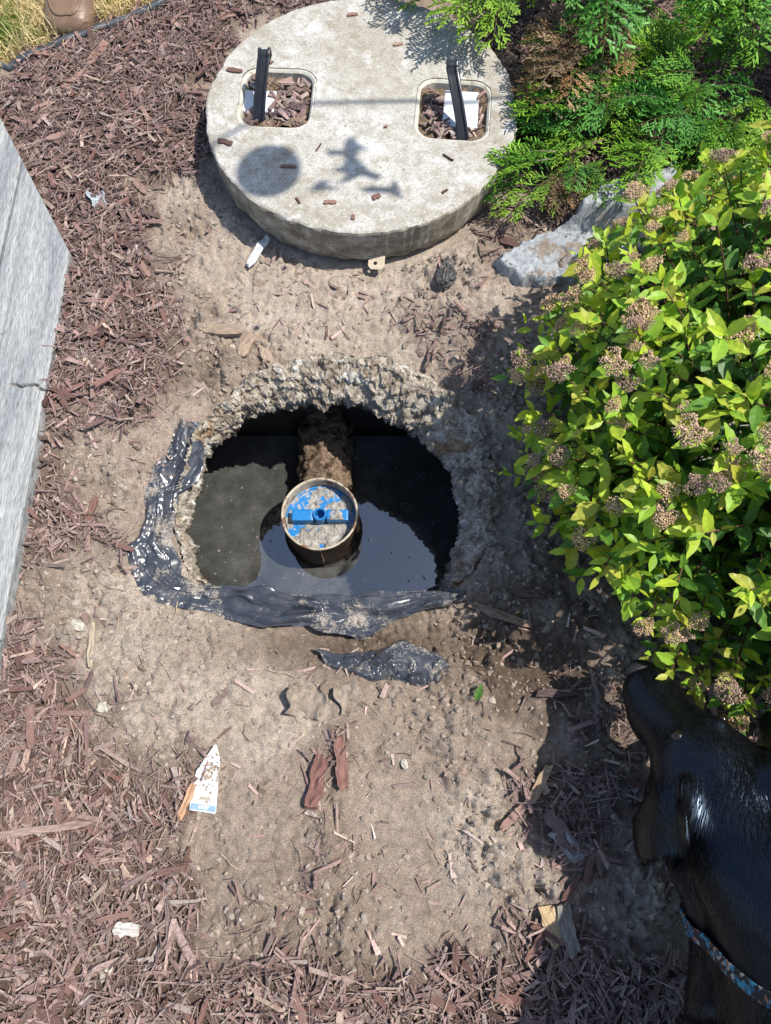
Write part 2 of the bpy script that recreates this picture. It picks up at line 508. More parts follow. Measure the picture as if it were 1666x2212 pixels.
def hole_d(x, y):
    dx = x - HC[0]; dy = y - HC[1]
    return np.hypot(dx, dy) - r_out(np.arctan2(dy, dx))


def height(x, y, fine=True):
    lawn = sstep(-0.02, 0.05, sdist(LAWN, x, y))
    m = mulch_amt(x, y)
    h = 0.012 * fbm2(x * 2.2, y * 2.2, 2, 3)
    smooth = np.exp(-(((x - 0.02) / 0.10) ** 2 + ((y + 0.07) / 0.15) ** 2) ** 2)          # trodden footprint
    smooth2 = np.exp(-(((x + 0.45) / 0.14) ** 2 + ((y - 0.22) / 0.16) ** 2))
    rough = (1 - 0.75 * m) * (1 - lawn) * (1 - 0.8 * smooth) * (1 - 0.45 * smooth2)
    cl = np.abs(fbm2(x * 17, y * 17, 2, 7)); cl2 = np.abs(fbm2(x * 43, y * 43, 2, 9))
    cl3 = np.abs(noise2(x * 78 + 4, y * 78, 19))
    patch = 0.3 + 0.7 * sstep(-0.25, 0.35, fbm2(x * 5, y * 5, 3, 29))
    h = h + rough * (0.010 * fbm2(x * 8, y * 8, 2, 5) + patch * (0.017 * cl - 0.006 + 0.012 * cl2 - 0.004 + 0.005 * cl3 - 0.002))
    if fine:
        wx = x + 0.004 * noise2(x * 90, y * 90, 41); wy = y + 0.004 * noise2(x * 90, y * 90, 42)
        lp_ = sstep(-0.25, 0.35, fbm2(x * 5, y * 5, 3, 29))
        h = h + (0.25 + 0.75 * rough) * (0.0030 * fbm2(x * 110, y * 110, 2, 21))
        h = h + rough * (lp_ * 0.016 * lumps(wx * 24, wy * 24, 50, 0.30) + (0.1 + 0.9 * lp_) * 0.013 * lumps(wx * 42, wy * 42, 51, 0.34) + (0.2 + 0.8 * lp_) * 0.010 * lumps(wx * 80, wy * 80, 52, 0.55) + (0.45 + 0.55 * lp_) * 0.0058 * lumps(x * 150, y * 150, 53, 0.7))
    h = h + 0.012 * m - 0.014 * smooth
    d = hole_d(x, y)
    h = h - 0.040 * np.exp(-np.maximum(d, 0) / 0.085)
    h = h - 0.035 * np.exp(-((x - 0.24) / 0.16) ** 2 - ((y - 0.27) / 0.11) ** 2)          # dug-out corner by the bush
    h = h - 0.025 * np.exp(-((x + 0.05) / 0.22) ** 2 - ((y - 0.235) / 0.06) ** 2)
    h = h + 0.03 * np.exp(-((x - 0.55) / 0.15) ** 2 - ((y - 0.45) / 0.35) ** 2)
    h = h + 0.02 * np.exp(-((x + 0.42) / 0.10) ** 2 - ((y - 1.28) / 0.06) ** 2)           # small soil heap left of the lid
    ld = np.hypot(x - LID_C[0], y - LID_C[1])
    k = sstep(0.40, 0.33, ld)
    h = h * (1 - k) + k * (-0.004)
    k = sstep(-0.03, 0.01, sdist([(-3, -0.9), (-0.74, -0.9), (-0.74, 1.08), (-0.99, 1.50), (-3, 1.6)], x, y))
    h = h * (1 - k) + k * (-0.012)
    return h


def H1(x, y):
    return float(height(np.array([x], float), np.array([y], float), False)[0])


FAR = np.array([0.05, 0.15, 0.4, 0.9, 2.0, 4.5, 10.0, 20.0, 40.0])
sx = np.concatenate([np.arange(-1.30, -0.72, 0.0095), np.arange(-0.72, 0.62, 0.0033), np.arange(0.62, 1.30, 0.0095)])
sy = np.concatenate([np.arange(-0.75, -0.36, 0.0095), np.arange(-0.36, 1.34, 0.0033), np.arange(1.34, 2.35, 0.0095)])
gx = np.concatenate([(sx[0] - FAR)[::-1], sx, sx[-1] + FAR]); gy = np.concatenate([(sy[0] - FAR)[::-1], sy, sy[-1] + FAR])
X, Y = np.meshgrid(gx, gy, indexing='ij')
Xf, Yf = X.ravel(), Y.ravel()
Zf = height(Xf, Yf)
F = grid_faces(len(gx), len(gy))
cx = Xf[F].mean(1); cy = Yf[F].mean(1)
dh = hole_d(cx, cy)
F = F[dh > -0.012]
mm = mulch_amt(Xf, Yf)[:, None]
lw = sstep(-0.02, 0.03, sdist(LAWN, Xf, Yf))[:, None]
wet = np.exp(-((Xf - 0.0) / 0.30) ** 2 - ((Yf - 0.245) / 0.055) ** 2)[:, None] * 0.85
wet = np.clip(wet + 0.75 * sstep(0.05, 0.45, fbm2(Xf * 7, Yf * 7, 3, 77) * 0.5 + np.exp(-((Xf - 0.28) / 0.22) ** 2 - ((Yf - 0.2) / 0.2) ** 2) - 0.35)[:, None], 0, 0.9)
right_dark = np.exp(-((Xf - 0.36) / 0.13) ** 2 - ((Yf - 0.52) / 0.30) ** 2)[:, None]  # darker brown soil right of the hole, merged into the same mask
wet = np.clip(wet + 0.75 * right_dark, 0, 0.92)
sandy = sstep(0.0, 0.7, fbm2(Xf * 4, Yf * 4, 3, 55))[:, None]
c_soil = np.array([0.36, 0.298, 0.252]) * (1 - sandy) + np.array([0.46, 0.398, 0.342]) * sandy
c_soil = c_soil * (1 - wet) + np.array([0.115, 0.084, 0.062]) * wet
c_g = c_soil * (1 - mm * 0.9) + np.array([0.115, 0.075, 0.062]) * mm * 0.9
c_g = c_g * (1 - lw) + np.array([0.33, 0.25, 0.11]) * lw
used = np.zeros(len(Xf), bool); used[F.ravel()] = True
idx = np.cumsum(used) - 1
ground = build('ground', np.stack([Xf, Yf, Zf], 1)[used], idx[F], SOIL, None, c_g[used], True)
tag(ground, kind='structure')
del X, Y, Xf, Yf, Zf, F, c_g, c_soil

# ------------------------------------------------------------------ the opening, the tank, the water
n_t, prof = 760, []
th = np.arange(n_t) * 2 * math.pi / n_t - math.pi
ri, ro = r_in(th), r_out(th)
k = np.ones(9) / 9
ri = np.convolve(np.concatenate([ri[-4:], ri, ri[:4]]), k, 'valid'); ro = np.convolve(np.concatenate([ro[-4:], ro, ro[:4]]), k, 'valid')
w = ro - ri
keys = [(ro + 0.05, -0.13), (ro + 0.015, -0.075), (ro - 0.005, -0.030), (ri + 0.70 * w, -0.022), (ri + 0.42 * w, -0.040), (ri + 0.18 * w, -0.066), (ri, -0.092),
        (ri + 0.004, -0.115), (ri + 0.03, -0.150), (ri + 0.10, -0.172), (ri + 0.5, -0.176)]
kk = np.linspace(0, len(keys) - 1, 120)
rr = np.stack([k_[0] for k_ in keys], 0); zz = np.array([k_[1] for k_ in keys])
V = []
for q in kk:
    i = min(int(q), len(keys) - 2); f = q - i
    r_ = rr[i] * (1 - f) + rr[i + 1] * f; z_ = zz[i] * (1 - f) + zz[i + 1] * f
    V.append(np.stack([HC[0] + r_ * np.cos(th), HC[1] + r_ * np.sin(th), np.full(n_t, z_)], 1))
V = np.stack(V, 1).reshape(-1, 3)
d1 = fbm3(V, 22, 3, 3); d2 = fbm3(V, 70, 3, 13, 0.6); d3 = np.abs(fbm3(V, 38, 2, 23))
rad = V[:, :2] - HC; rad /= np.linalg.norm(rad, axis=1)[:, None]
amp = np.clip((0.40 - (np.linalg.norm(V[:, :2] - HC, axis=1) - 0.25)) / 0.2, 0.1, 1)
d4 = np.abs(fbm3(V, 120, 2, 33, 0.6))
front = sstep(0.50, 0.36, V[:, 1])
V[:, 2] += -0.050 * front + 0.012 * (1 - front) * sstep(-0.12, -0.05, V[:, 2])
off = 0.008 * d1 + 0.006 * d2 - 0.010 * d3 - 0.007 * d4
V[:, :2] += rad * (off * amp)[:, None]
V[:, 2] += (0.007 * d1 - 0.006 * d2 + 0.006 * d3 - 0.006 * d4) * amp
tank = empty('septic_tank', (-0.1, 0.3, -1.2))
tag(tank, 'open septic tank hole with a crumbling stained concrete rim and dark chamber', 'septic tank')
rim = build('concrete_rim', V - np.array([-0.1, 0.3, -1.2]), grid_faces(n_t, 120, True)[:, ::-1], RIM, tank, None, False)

x0, x1, y0, y1 = -0.80, 0.62, -0.30, 0.885
u_, v_ = np.meshgrid(np.linspace(0, 1, 60), np.linspace(0, 1, 40), indexing='ij')
for (a, b) in [((x0, y1), (x1, y1)), ((x1, y1), (x1, y0)), ((x1, y0), (x0, y0)), ((x0, y0), (x0, y1))]:
    vx = a[0] + (b[0] - a[0]) * u_; vy = a[1] + (b[1] - a[1]) * u_; vz = -0.165 - v_ * 1.0
    nv = np.stack([vx, vy, vz], -1).reshape(-1, 3)
    nrm = np.array([-(b[1] - a[1]), b[0] - a[0], 0]); nrm = nrm / np.linalg.norm(nrm)
    nv = nv - nrm * (0.012 * fbm3(nv, 14, 3, 5))[:, None] * np.array([-1, -1, 1])
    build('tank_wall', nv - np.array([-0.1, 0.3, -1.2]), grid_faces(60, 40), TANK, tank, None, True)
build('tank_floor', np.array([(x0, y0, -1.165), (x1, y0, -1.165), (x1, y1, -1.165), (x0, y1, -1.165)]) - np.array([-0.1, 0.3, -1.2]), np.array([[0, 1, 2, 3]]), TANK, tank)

WZ = -0.40
water = build('water', np.array([(x0 + .015, y0 + .015, WZ), (x1 - .015, y0 + .015, WZ), (x1 - .015, y1 - .012, WZ), (x0 + .015, y1 - .012, WZ)]), np.array([[0, 1, 2, 3]]), WATER)
tag(water, kind='structure')
# floating specks and bubbles
ico_v = []
ph = (1 + 5 ** 0.5) / 2
ICO = np.array([(-1, ph, 0), (1, ph, 0), (-1, -ph, 0), (1, -ph, 0), (0, -1, ph), (0, 1, ph), (0, -1, -ph), (0, 1, -ph), (ph, 0, -1), (ph, 0, 1), (-ph, 0, -1), (-ph, 0, 1)]) / math.sqrt(1 + ph * ph)
ICOF = np.array([(0, 11, 5), (0, 5, 1), (0, 1, 7), (0, 7, 10), (0, 10, 11), (1, 5, 9), (5, 11, 4), (11, 10, 2), (10, 7, 6), (7, 1, 8), (3, 9, 4), (3, 4, 2), (3, 2, 6), (3, 6, 8), (3, 8, 9), (4, 9, 5), (2, 4, 11), (6, 2, 10), (8, 6, 7), (9, 8, 1)])


def blobs(cen, size, cols, jit=0.35, flat=1.0):
    n = len(cen)
    s = 1 + jit * (rng.random((n, 12)) * 2 - 1)
    v = ICO[None] * s[..., None] * size[:, None, None]
    an = rng.random(n) * 6.28; ca, sa = np.cos(an)[:, None], np.sin(an)[:, None]
    q = 0.6 + 0.8 * rng.random((n, 1))
    vx = v[..., 0] * q; vy = v[..., 1]
    v = np.stack([vx * ca - vy * sa, vx * sa + vy * ca, v[..., 2] * (flat if np.isscalar(flat) else flat[:, None])], -1) + cen[:, None]
    f = (ICOF[None] + (np.arange(n) * 12)[:, None, None]).reshape(-1, 3)
    return v.reshape(-1, 3), f, np.repeat(cols, 12, 0)


n = 750
px_ = rng.uniform(-0.55, 0.25, n); py_ = rng.uniform(0.3, 0.86, n)
keep = np.hypot(px_ + 0.158, py_ - 0.605) > 0.10
keep &= (rng.random(n) < np.where(px_ < -0.15, 1.0, 0.75))
px_, py_ = px_[keep], py_[keep]; n = len(px_)
sz = 0.0004 + 0.0034 * rng.random(n) ** 6
tone = rng.uniform(0.08, 0.34, (n, 1))
v, f, c = blobs(np.stack([px_, py_, np.full(n, WZ + 0.0002)], 1), sz, np.hstack([tone, tone, tone * 0.9]), 0.35, 0.5)
scum = build('floating_scum', v, f, CRUMB, None, c)
tag(scum, kind='stuff')

# standing tee pipe
PC = np.array([-0.158, 0.605])
pipe = empty('tee_pipe', (PC[0], PC[1], -0.80))
tag(pipe, 'open round tee pipe with brown stained wall rising out of the dark water', 'pipe')
PVC_IN = M_simple('stained_cream_pvc', (0.42, 0.37, 0.29), 0.55, 0.4, 0.25, 40, 0.3, 0.002, dirt=(0.17, 0.09, 0.05), dirt_t=0.51, dscale=30)
PVC_OUT = M_simple('sludge_dark_pipe', (0.035, 0.022, 0.014), 0.75, 0.3, 0.5, 50, 0.6, 0.003, dirt=(0.16, 0.09, 0.05), dirt_t=0.62, dscale=22)
CRUST = M_simple('brown_crust', (0.19, 0.135, 0.095), 0.95, 0.1, 0.65, 140, 1.0, 0.007, dirt=(0.045, 0.028, 0.018), dirt_t=0.50, dscale=32)


def lathe(prof, n=72, cx=0, cy=0):
    a = np.arange(n) * 2 * math.pi / n
    v = np.stack([np.stack([cx + r * np.cos(a), cy + r * np.sin(a), np.full(n, z)], 1) for r, z in prof], 1).reshape(-1, 3)
    return v, grid_faces(n, len(prof), True)


pz = 0.80
v, f = lathe([(0.0935, z) for z in np.linspace(-0.75, -0.275, 40)] + [(0.0925, -0.2715)])
v[:, :2] *= (1 + 0.02 * fbm3(v, 30, 3, 4))[:, None]; v[:, 2] += pz
build('outer_wall', v, f, PVC_OUT, pipe, None, True)
v, f = lathe([(0.0925, -0.2717), (0.0912, -0.2695), (0.0885, -0.2692), (0.0868, -0.271), (0.0862, -0.28), (0.0855, -0.335)])
v[:, 2] += pz + 0.0012 * np.sin(5 * np.arctan2(v[:, 1], v[:, 0]))
build('pipe_mouth', v, f, PVC_IN, pipe, None, True)
# crusted side branch running back to the tank wall
ys = np.linspace(0.085, 0.285, 60); aa = np.linspace(0, 2 * math.pi, 40, endpoint=False)
A, Yb = np.meshgrid(aa, ys, indexing='ij')
v = np.stack([0.003 + 0.063 * np.cos(A), Yb, -0.345 + 0.060 * np.sin(A)], -1).reshape(-1, 3)
b = 1 + 0.14 * fbm3(v, 60, 3, 41, .6) + 0.16 * np.abs(fbm3(v, 24, 2, 42))
v[:, 0] = 0.003 + (v[:, 0] - 0.003) * b; v[:, 2] = -0.345 + (v[:, 2] + 0.345) * b + pz
build('side_branch', v, grid_faces(40, 60, True), CRUST, pipe, None, True)
v, F2 = tube([(0.005, -0.0945, -0.275 + pz), (0.006, -0.0955, -0.34 + pz), (0.004, -0.0955, -0.40 + pz)], [0.0022, 0.003, 0.002], 6)
build('drip_seam', v, F2, CRUST, pipe, None, True)
# thin meniscus of film where the pipe meets the water
v, f = lathe([(0.0935, WZ + 0.006), (0.0955, WZ + 0.003), (0.0985, WZ + 0.0008), (0.101, WZ - 0.001)]); v[:, 2] += pz
build('waterline_film', v, f, M_simple('wet_film', (0.05, 0.045, 0.04), 0.35, 0.5, 0.2), pipe, None, True)

# blue plug inside the pipe
BLUEB = M_simple('blue_plastic_bar', (0.010, 0.16, 0.42), 0.4, 0.45, 0.15, 60, 0.2, 0.001, dirt=(0.34, 0.31, 0.265), dirt_t=0.62, dscale=60)
BLUE = M_simple('blue_plastic', (0.010, 0.16, 0.42), 0.4, 0.45, 0.15, 60, 0.2, 0.001, dirt=(0.34, 0.31, 0.265), dirt_t=0.49, dscale=60)
plug = empty('pipe_plug', (PC[0], PC[1], -0.31))
tag(plug, 'round blue plug with raised bar handle set in the pipe mouth, caked in grey sludge', 'pipe plug')
v, f = lathe([(0.0, 0.0), (0.03, 0.001), (0.06, 0.0), (0.078, 0.0), (0.080, 0.004), (0.0845, 0.004), (0.0845, -0.02)], 64)
build('plug_disc', v, f, BLUE, plug, None, False)


def rbox(sx_, sy_, sz_, bev, seg=2):
    bm = bmesh.new()
    bmesh.ops.create_cube(bm, size=1)
    for q in bm.verts: q.co = Vector((q.co.x * sx_, q.co.y * sy_, q.co.z * sz_))
    bmesh.ops.bevel(bm, geom=bm.edges[:] + bm.verts[:], offset=bev, segments=seg, affect='EDGES', profile=0.6)
    v = np.array([q.co[:] for q in bm.verts]); F = {}
    bm.verts.index_update()
    for p in bm.faces: F.setdefault(len(p.verts), []).append([q.index for q in p.verts])
    bm.free()
    return v, [np.array(a) for a in F.values()]


for s in (-1, 1):
    v, F2 = rbox(0.053, 0.030, 0.030, 0.005); v += np.array([s * 0.042, 0.0, 0.015])
    build('handle_bar', v, F2, BLUEB, plug, None, False)
v, f = lathe([(0.0165, -0.002), (0.0165, 0.034), (0.0155, 0.0355), (0.0125, 0.0355), (0.0115, 0.034), (0.0115, 0.004), (0.0, 0.004)], 32)
build('centre_socket', v, f, BLUEB, plug, None, False)
ng = 110
U, V_ = np.meshgrid(np.linspace(-.084, .084, ng), np.linspace(-.084, .084, ng), indexing='ij')
xx, yy = U.ravel(), V_.ravel()
bar = sstep(.018, .011, np.abs(yy)) * sstep(.074, .066, np.abs(xx)) * (1 - .0 * xx)
zz_ = 0.0022 + 0.0050 * fbm2(xx * 40 + 3, yy * 40, 3, 90, 0.6) + 0.004 * lumps(xx * 120, yy * 120, 5, .7) + 0.005 * lumps(xx * 60, yy * 60, 6, .5) - 0.0025
zz_ = np.where((bar > 0.5) & (xx > .018) & (xx < .058), zz_ + 0.0285, zz_)
zz_ += 0.004 * sstep(-.02, -.07, yy) - .012 * (np.hypot(xx, yy) < .018)
F2 = grid_faces(ng, ng); F2 = F2[(np.hypot(xx[F2], yy[F2]) < .0845).all(1) & (zz_[F2] > -.004).all(1)]
tone = (0.27 + 0.09 * fbm2(xx * 70, yy * 70, 2, 8))[:, None]
o = build('sludge', np.stack([xx, yy, zz_], 1), F2, CRUMB, plug, np.hstack([tone, tone * .94, tone * .84]), False)

# ------------------------------------------------------------------ black plastic sheeting
from mathutils.geometry import delaunay_2d_cdt


def facets(u, v, spacing, aspect, amp, seed, margin=0.02):
    """piecewise flat crumple: random heights on a Delaunay net in (u, v) metres, creases stretched along u by aspect"""
    rg = np.random.default_rng(seed)
    u0, u1, v0, v1 = u.min() - margin, u.max() + margin, v.min() - margin, v.max() + margin
    n = max(8, int((u1 - u0) * (v1 - v0) / (spacing * spacing * aspect)))
    P = np.column_stack([rg.uniform(u0, u1, n), rg.uniform(v0, v1, n)])
    P = np.vstack([P, [(u0, v0), (u1, v0), (u1, v1), (u0, v1)]])
    Hh = rg.uniform(-1, 1, len(P)) * amp
    res = delaunay_2d_cdt([Vector((p[0] / aspect, p[1])) for p in P], [], [], 0, 1e-7)
    co_ = np.array([q[:] for q in res[0]]); co_[:, 0] *= aspect
    hh = np.array([Hh[o_[0]] if o_ else 0 for o_ in res[3]])
    out = np.zeros(u.shape)
    for tri in res[2]:
        a_, b_, c_ = co_[tri[0]], co_[tri[1]], co_[tri[2]]
        mk = np.where((u >= min(a_[0], b_[0], c_[0])) & (u <= max(a_[0], b_[0], c_[0])) & (v >= min(a_[1], b_[1], c_[1])) & (v <= max(a_[1], b_[1], c_[1])))[0]
        if not len(mk): continue
        den = (b_[1] - c_[1]) * (a_[0] - c_[0]) + (c_[0] - b_[0]) * (a_[1] - c_[1])
        if abs(den) < 1e-14: continue
        w0 = ((b_[1] - c_[1]) * (u[mk] - c_[0]) + (c_[0] - b_[0]) * (v[mk] - c_[1])) / den
        w1 = ((c_[1] - a_[1]) * (u[mk] - c_[0]) + (a_[0] - c_[0]) * (v[mk] - c_[1])) / den
        w2 = 1 - w0 - w1; ins = (w0 >= -1e-9) & (w1 >= -1e-9) & (w2 >= -1e-9)
        out[mk[ins]] = w0[ins] * hh[tri[0]] + w1[ins] * hh[tri[1]] + w2[ins] * hh[tri[2]]
    return out


def sheet(name, stations, nu, nv, label, seed, base, amp, fold, inner_drop):
    St = np.array(stations)                      # (k,2,2)
    k = len(St)
    t = np.concatenate([[0], np.cumsum(np.linalg.norm(np.diff(St.mean(1), axis=0), axis=1))])
    tt = np.linspace(0, t[-1], nu)
    I = np.stack([np.interp(tt, t, St[:, 0, j]) for j in (0, 1)], 1); O = np.stack([np.interp(tt, t, St[:, 1, j]) for j in (0, 1)], 1)
    for A_ in (I, O):
        A_ += 0.006 * np.stack([noise2(tt * 25, tt * 0, seed + 1), noise2(tt * 25, tt * 0 + 5, seed + 2)], 1)
    s = np.linspace(0, 1, nv)[None, :, None]
    P = I[:, None] * (1 - s) + O[:, None] * s
    x, y = P[..., 0].ravel(), P[..., 1].ravel()
    sv = np.broadcast_to(s[..., 0], (nu, nv)).ravel(); tv = np.repeat(tt, nv)
    h = height(x, y, False)
    dd = hole_d(x, y)
    h = np.where(dd < 0.02, np.maximum(h, -0.03), h)
    z = np.maximum(h, -0.035 if base > 0.01 else -1) + base
    wid = np.repeat(np.linalg.norm(O - I, axis=1), nv); vm = sv * wid
    z = z + facets(tv, vm, 0.030, 2.4, amp, seed) + facets(tv + vm * .6, vm - tv * .2, 0.018, 2.6, amp * 0.45, seed + 1) + facets(tv - vm * .8, vm + tv * .15, 0.0095, 3.0, amp * 0.13, seed + 2)
    # one or two long pleats running with the strip
    wv = sv * fold[1] + 0.35 * noise2(tv * 5, tv * 0, seed + 20)
    z = z + fold[0] * (np.abs((wv % 1.0) - 0.5) * 2 - 0.5)
    edge = np.minimum(sv, 1 - sv)
    z = z - 0.015 * np.exp(-edge / 0.06) * np.where(sv < 0.5, inner_drop, 1.0)
    z = np.maximum(z, h + (0.003 if base > 0.005 else 0.0005))
    V = np.stack([x, y, z], 1)
    o = build(name, V, grid_faces(nu, nv), PLAST, None, None, True)
    md = o.modifiers.new('thickness', 'SOLIDIFY'); md.thickness = 0.0008
    tag(o, label, 'plastic sheet')
    return o


S1 = [[(-0.402, 0.718), (-0.446, 0.718)], [(-0.381, 0.659), (-0.458, 0.643)], [(-0.377, 0.617), (-0.479, 0.617)], [(-0.385, 0.576), (-0.484, 0.556)], [(-0.421, 0.556), (-0.488, 0.545)], [(-0.422, 0.506), (-0.48, 0.496)], [(-0.426, 0.466), (-0.488, 0.462)], [(-0.405, 0.419), (-0.512, 0.438)], [(-0.405, 0.386), (-0.495, 0.39)], [(-0.371, 0.367), (-0.477, 0.349)], [(-0.317, 0.364), (-0.443, 0.326)], [(-0.245, 0.361), (-0.348, 0.308)], [(-0.155, 0.349), (-0.241, 0.285)], [(-0.083, 0.349), (-0.153, 0.29)], [(-0.03, 0.351), (-0.082, 0.263)], [(0.033, 0.353), (-0.038, 0.259)], [(0.087, 0.353), (0.024, 0.299)], [(0.141, 0.355), (0.113, 0.321)], [(0.159, 0.355), (0.154, 0.339)]]
sheet('plastic_sheet', S1, 700, 90, 'long black plastic strip draped round the left and front of the hole', 5, 0.010, 0.0085, (0.0055, 2.3), 0.3)
S2 = [[(-0.14, 0.24), (-0.133, 0.235)], [(-0.098, 0.237), (-0.115, 0.215)], [(-0.046, 0.233), (-0.072, 0.192)], [(-0.003, 0.25), (-0.028, 0.182)], [(0.032, 0.256), (0.015, 0.177)], [(0.067, 0.25), (0.057, 0.175)], [(0.102, 0.23), (0.092, 0.176)], [(0.12, 0.207), (0.116, 0.194)]]
sheet('plastic_sheet', S2, 220, 60, 'short dusty black plastic flap half buried in soil in front of the hole', 9, 0.0125, 0.0055, (0.003, 2.2), 0.9)

# ------------------------------------------------------------------ concrete lid
lid = empty('tank_cover', (LID_C[0], LID_C[1], 0.0))
tag(lid, 'round weathered concrete lid with two recessed black handles lying on the soil', 'tank lid')
REC = [(-0.2525 - LID_C[0], 1.4925 - LID_C[1], 0.176, 0.186, R(-3)), (0.156 - LID_C[0], 1.456 - LID_C[1], 0.174, 0.188, R(-5))]


def rrect(w_, h_, r_, n=8):
    out = []
    for (cx_, cy_, a0) in ((w_ / 2 - r_, h_ / 2 - r_, 0), (-w_ / 2 + r_, h_ / 2 - r_, 90), (-w_ / 2 + r_, -h_ / 2 + r_, 180), (w_ / 2 - r_, -h_ / 2 + r_, 270)):
        for i in range(n + 1):
            a = R(a0 + 90 * i / n); out.append((cx_ + r_ * math.cos(a), cy_ + r_ * math.sin(a)))
    return np.array(out)


def place(P, rec):
    x, y = rot2(P[:, 0], P[:, 1], rec[4])
    return np.stack([x + rec[0], y + rec[1]], 1)


NT_ = 240
ta = np.arange(NT_) * 2 * math.pi / NT_
e_n = 0.0022 * noise2(ta * 14, ta * 0, 61) + 0.0015 * noise2(ta * 40, ta * 0, 62) - 0.004 * np.maximum(0, noise2(ta * 9, ta * 0, 63) - 0.55)
bm = bmesh.new()
loops = []


def add_loop(pts, z):
    vs = [bm.verts.new((p[0], p[1], z)) for p in pts]
    return vs, [bm.edges.new((vs[i], vs[(i + 1) % len(vs)])) for i in range(len(vs))]


rt = LID_R - 0.006 + e_n
ov, oe = add_loop(np.stack([rt * np.cos(ta), rt * np.sin(ta)], 1), LID_Z)
es = list(oe)
for rec in REC:
    P = place(rrect(rec[2], rec[3], 0.042), rec)
    P += 0.0012 * np.stack([noise2(P[:, 0] * 90, P[:, 1] * 90, 3), noise2(P[:, 0] * 90, P[:, 1] * 90, 4)], 1)
    hv, he = add_loop(P, LID_Z); es += he
    for a_, b_ in zip(hv, hv[1:] + hv[:1]):
        pass
    lo = [bm.verts.new((q.co.x, q.co.y, LID_Z - 0.075)) for q in hv]
    for i in range(len(hv)):
        j = (i + 1) % len(hv)
        bm.faces.new((hv[i], hv[j], lo[j], lo[i]))
bmesh.ops.triangle_fill(bm, use_beauty=True, use_dissolve=False, edges=es, normal=(0, 0, 1))
prev = ov
for (dr, z) in ((0.004, LID_Z - 0.0025), (0.006, LID_Z - 0.008), (0.0045, LID_Z - 0.03), (0.002, LID_Z - 0.055), (-0.001, 0.03), (-0.006, 0.014), (-0.013, 0.004), (-0.03, 0.0)):
    r2 = LID_R - 0.006 + dr * 1.0 + e_n * (1 if z > 0.1 else 0.6) + 0.0012 * noise2(ta * 30 + z * 200, ta * 0 + z * 90, 64) + (0.004 * noise2(ta * 12, ta * 0, 65) if z < 0.03 else 0)
    ring = [bm.verts.new((r2[i] * math.cos(ta[i]), r2[i] * math.sin(ta[i]), z + (0.004 * float(noise2(np.array([ta[i] * 11]), np.array([2.2]), 66)[0]) if z < 0.02 else 0))) for i in range(NT_)]
    for i in range(NT_):
        j = (i + 1) % NT_
        bm.faces.new((prev[j], prev[i], ring[i], ring[j]))
    prev = ring
bm.faces.new(list(reversed(prev)))
bmesh.ops.recalc_face_normals(bm, faces=bm.faces[:])
me = bpy.data.meshes.new('slab'); bm.to_mesh(me); bm.free(); me.materials.append(CONC)
obj('slab', me, lid)
# pits in the side as small dark dents are part of the relief; the steel tab below the near edge:
TAB = M_simple('rusty_tab', (0.42, 0.35, 0.27), 0.8, 0.3, 0.25, 70, 0.3, 0.001, dirt=(0.20, 0.11, 0.06), dirt_t=0.62)
bm = bmesh.new()
outl = [(-0.018, 0.03), (-0.018, -0.020), (-0.012, -0.028), (0.013, -0.028), (0.019, -0.019), (0.019, 0.03)]
v1, e1 = add_loop(outl, 0.0)
v2, e2 = add_loop([(0.0045 * math.cos(i * math.pi / 6) - 0.002, -0.014 + 0.0045 * math.sin(i * math.pi / 6)) for i in range(12)], 0.0)
bmesh.ops.triangle_fill(bm, use_beauty=True, edges=e1 + e2, normal=(0, 0, 1))
ex = bmesh.ops.extrude_face_region(bm, geom=bm.faces[:])
for q in ex['geom']:
    if isinstance(q, bmesh.types.BMVert): q.co.z -= 0.003
bmesh.ops.recalc_face_normals(bm, faces=bm.faces[:])
me = bpy.data.meshes.new('lifting_tab'); bm.to_mesh(me); bm.free(); me.materials.append(TAB)
o = obj('lifting_tab', me, lid, (0.035, -LID_R + 0.006, 0.026)); o.rotation_euler = (R(16), 0, R(-4))
o['label'] = 'small metal tab with a hole below the lid edge'

CH_COL = np.array([(0.205, 0.122, 0.106), (0.160, 0.096, 0.084), (0.260, 0.165, 0.142), (0.105, 0.066, 0.058), (0.30, 0.205, 0.175), (0.190, 0.108, 0.090), (0.37, 0.27, 0.20), (0.27, 0.215, 0.19)])
CH_P = np.array([.22, .18, .18, .12, .11, .11, .04, .04])


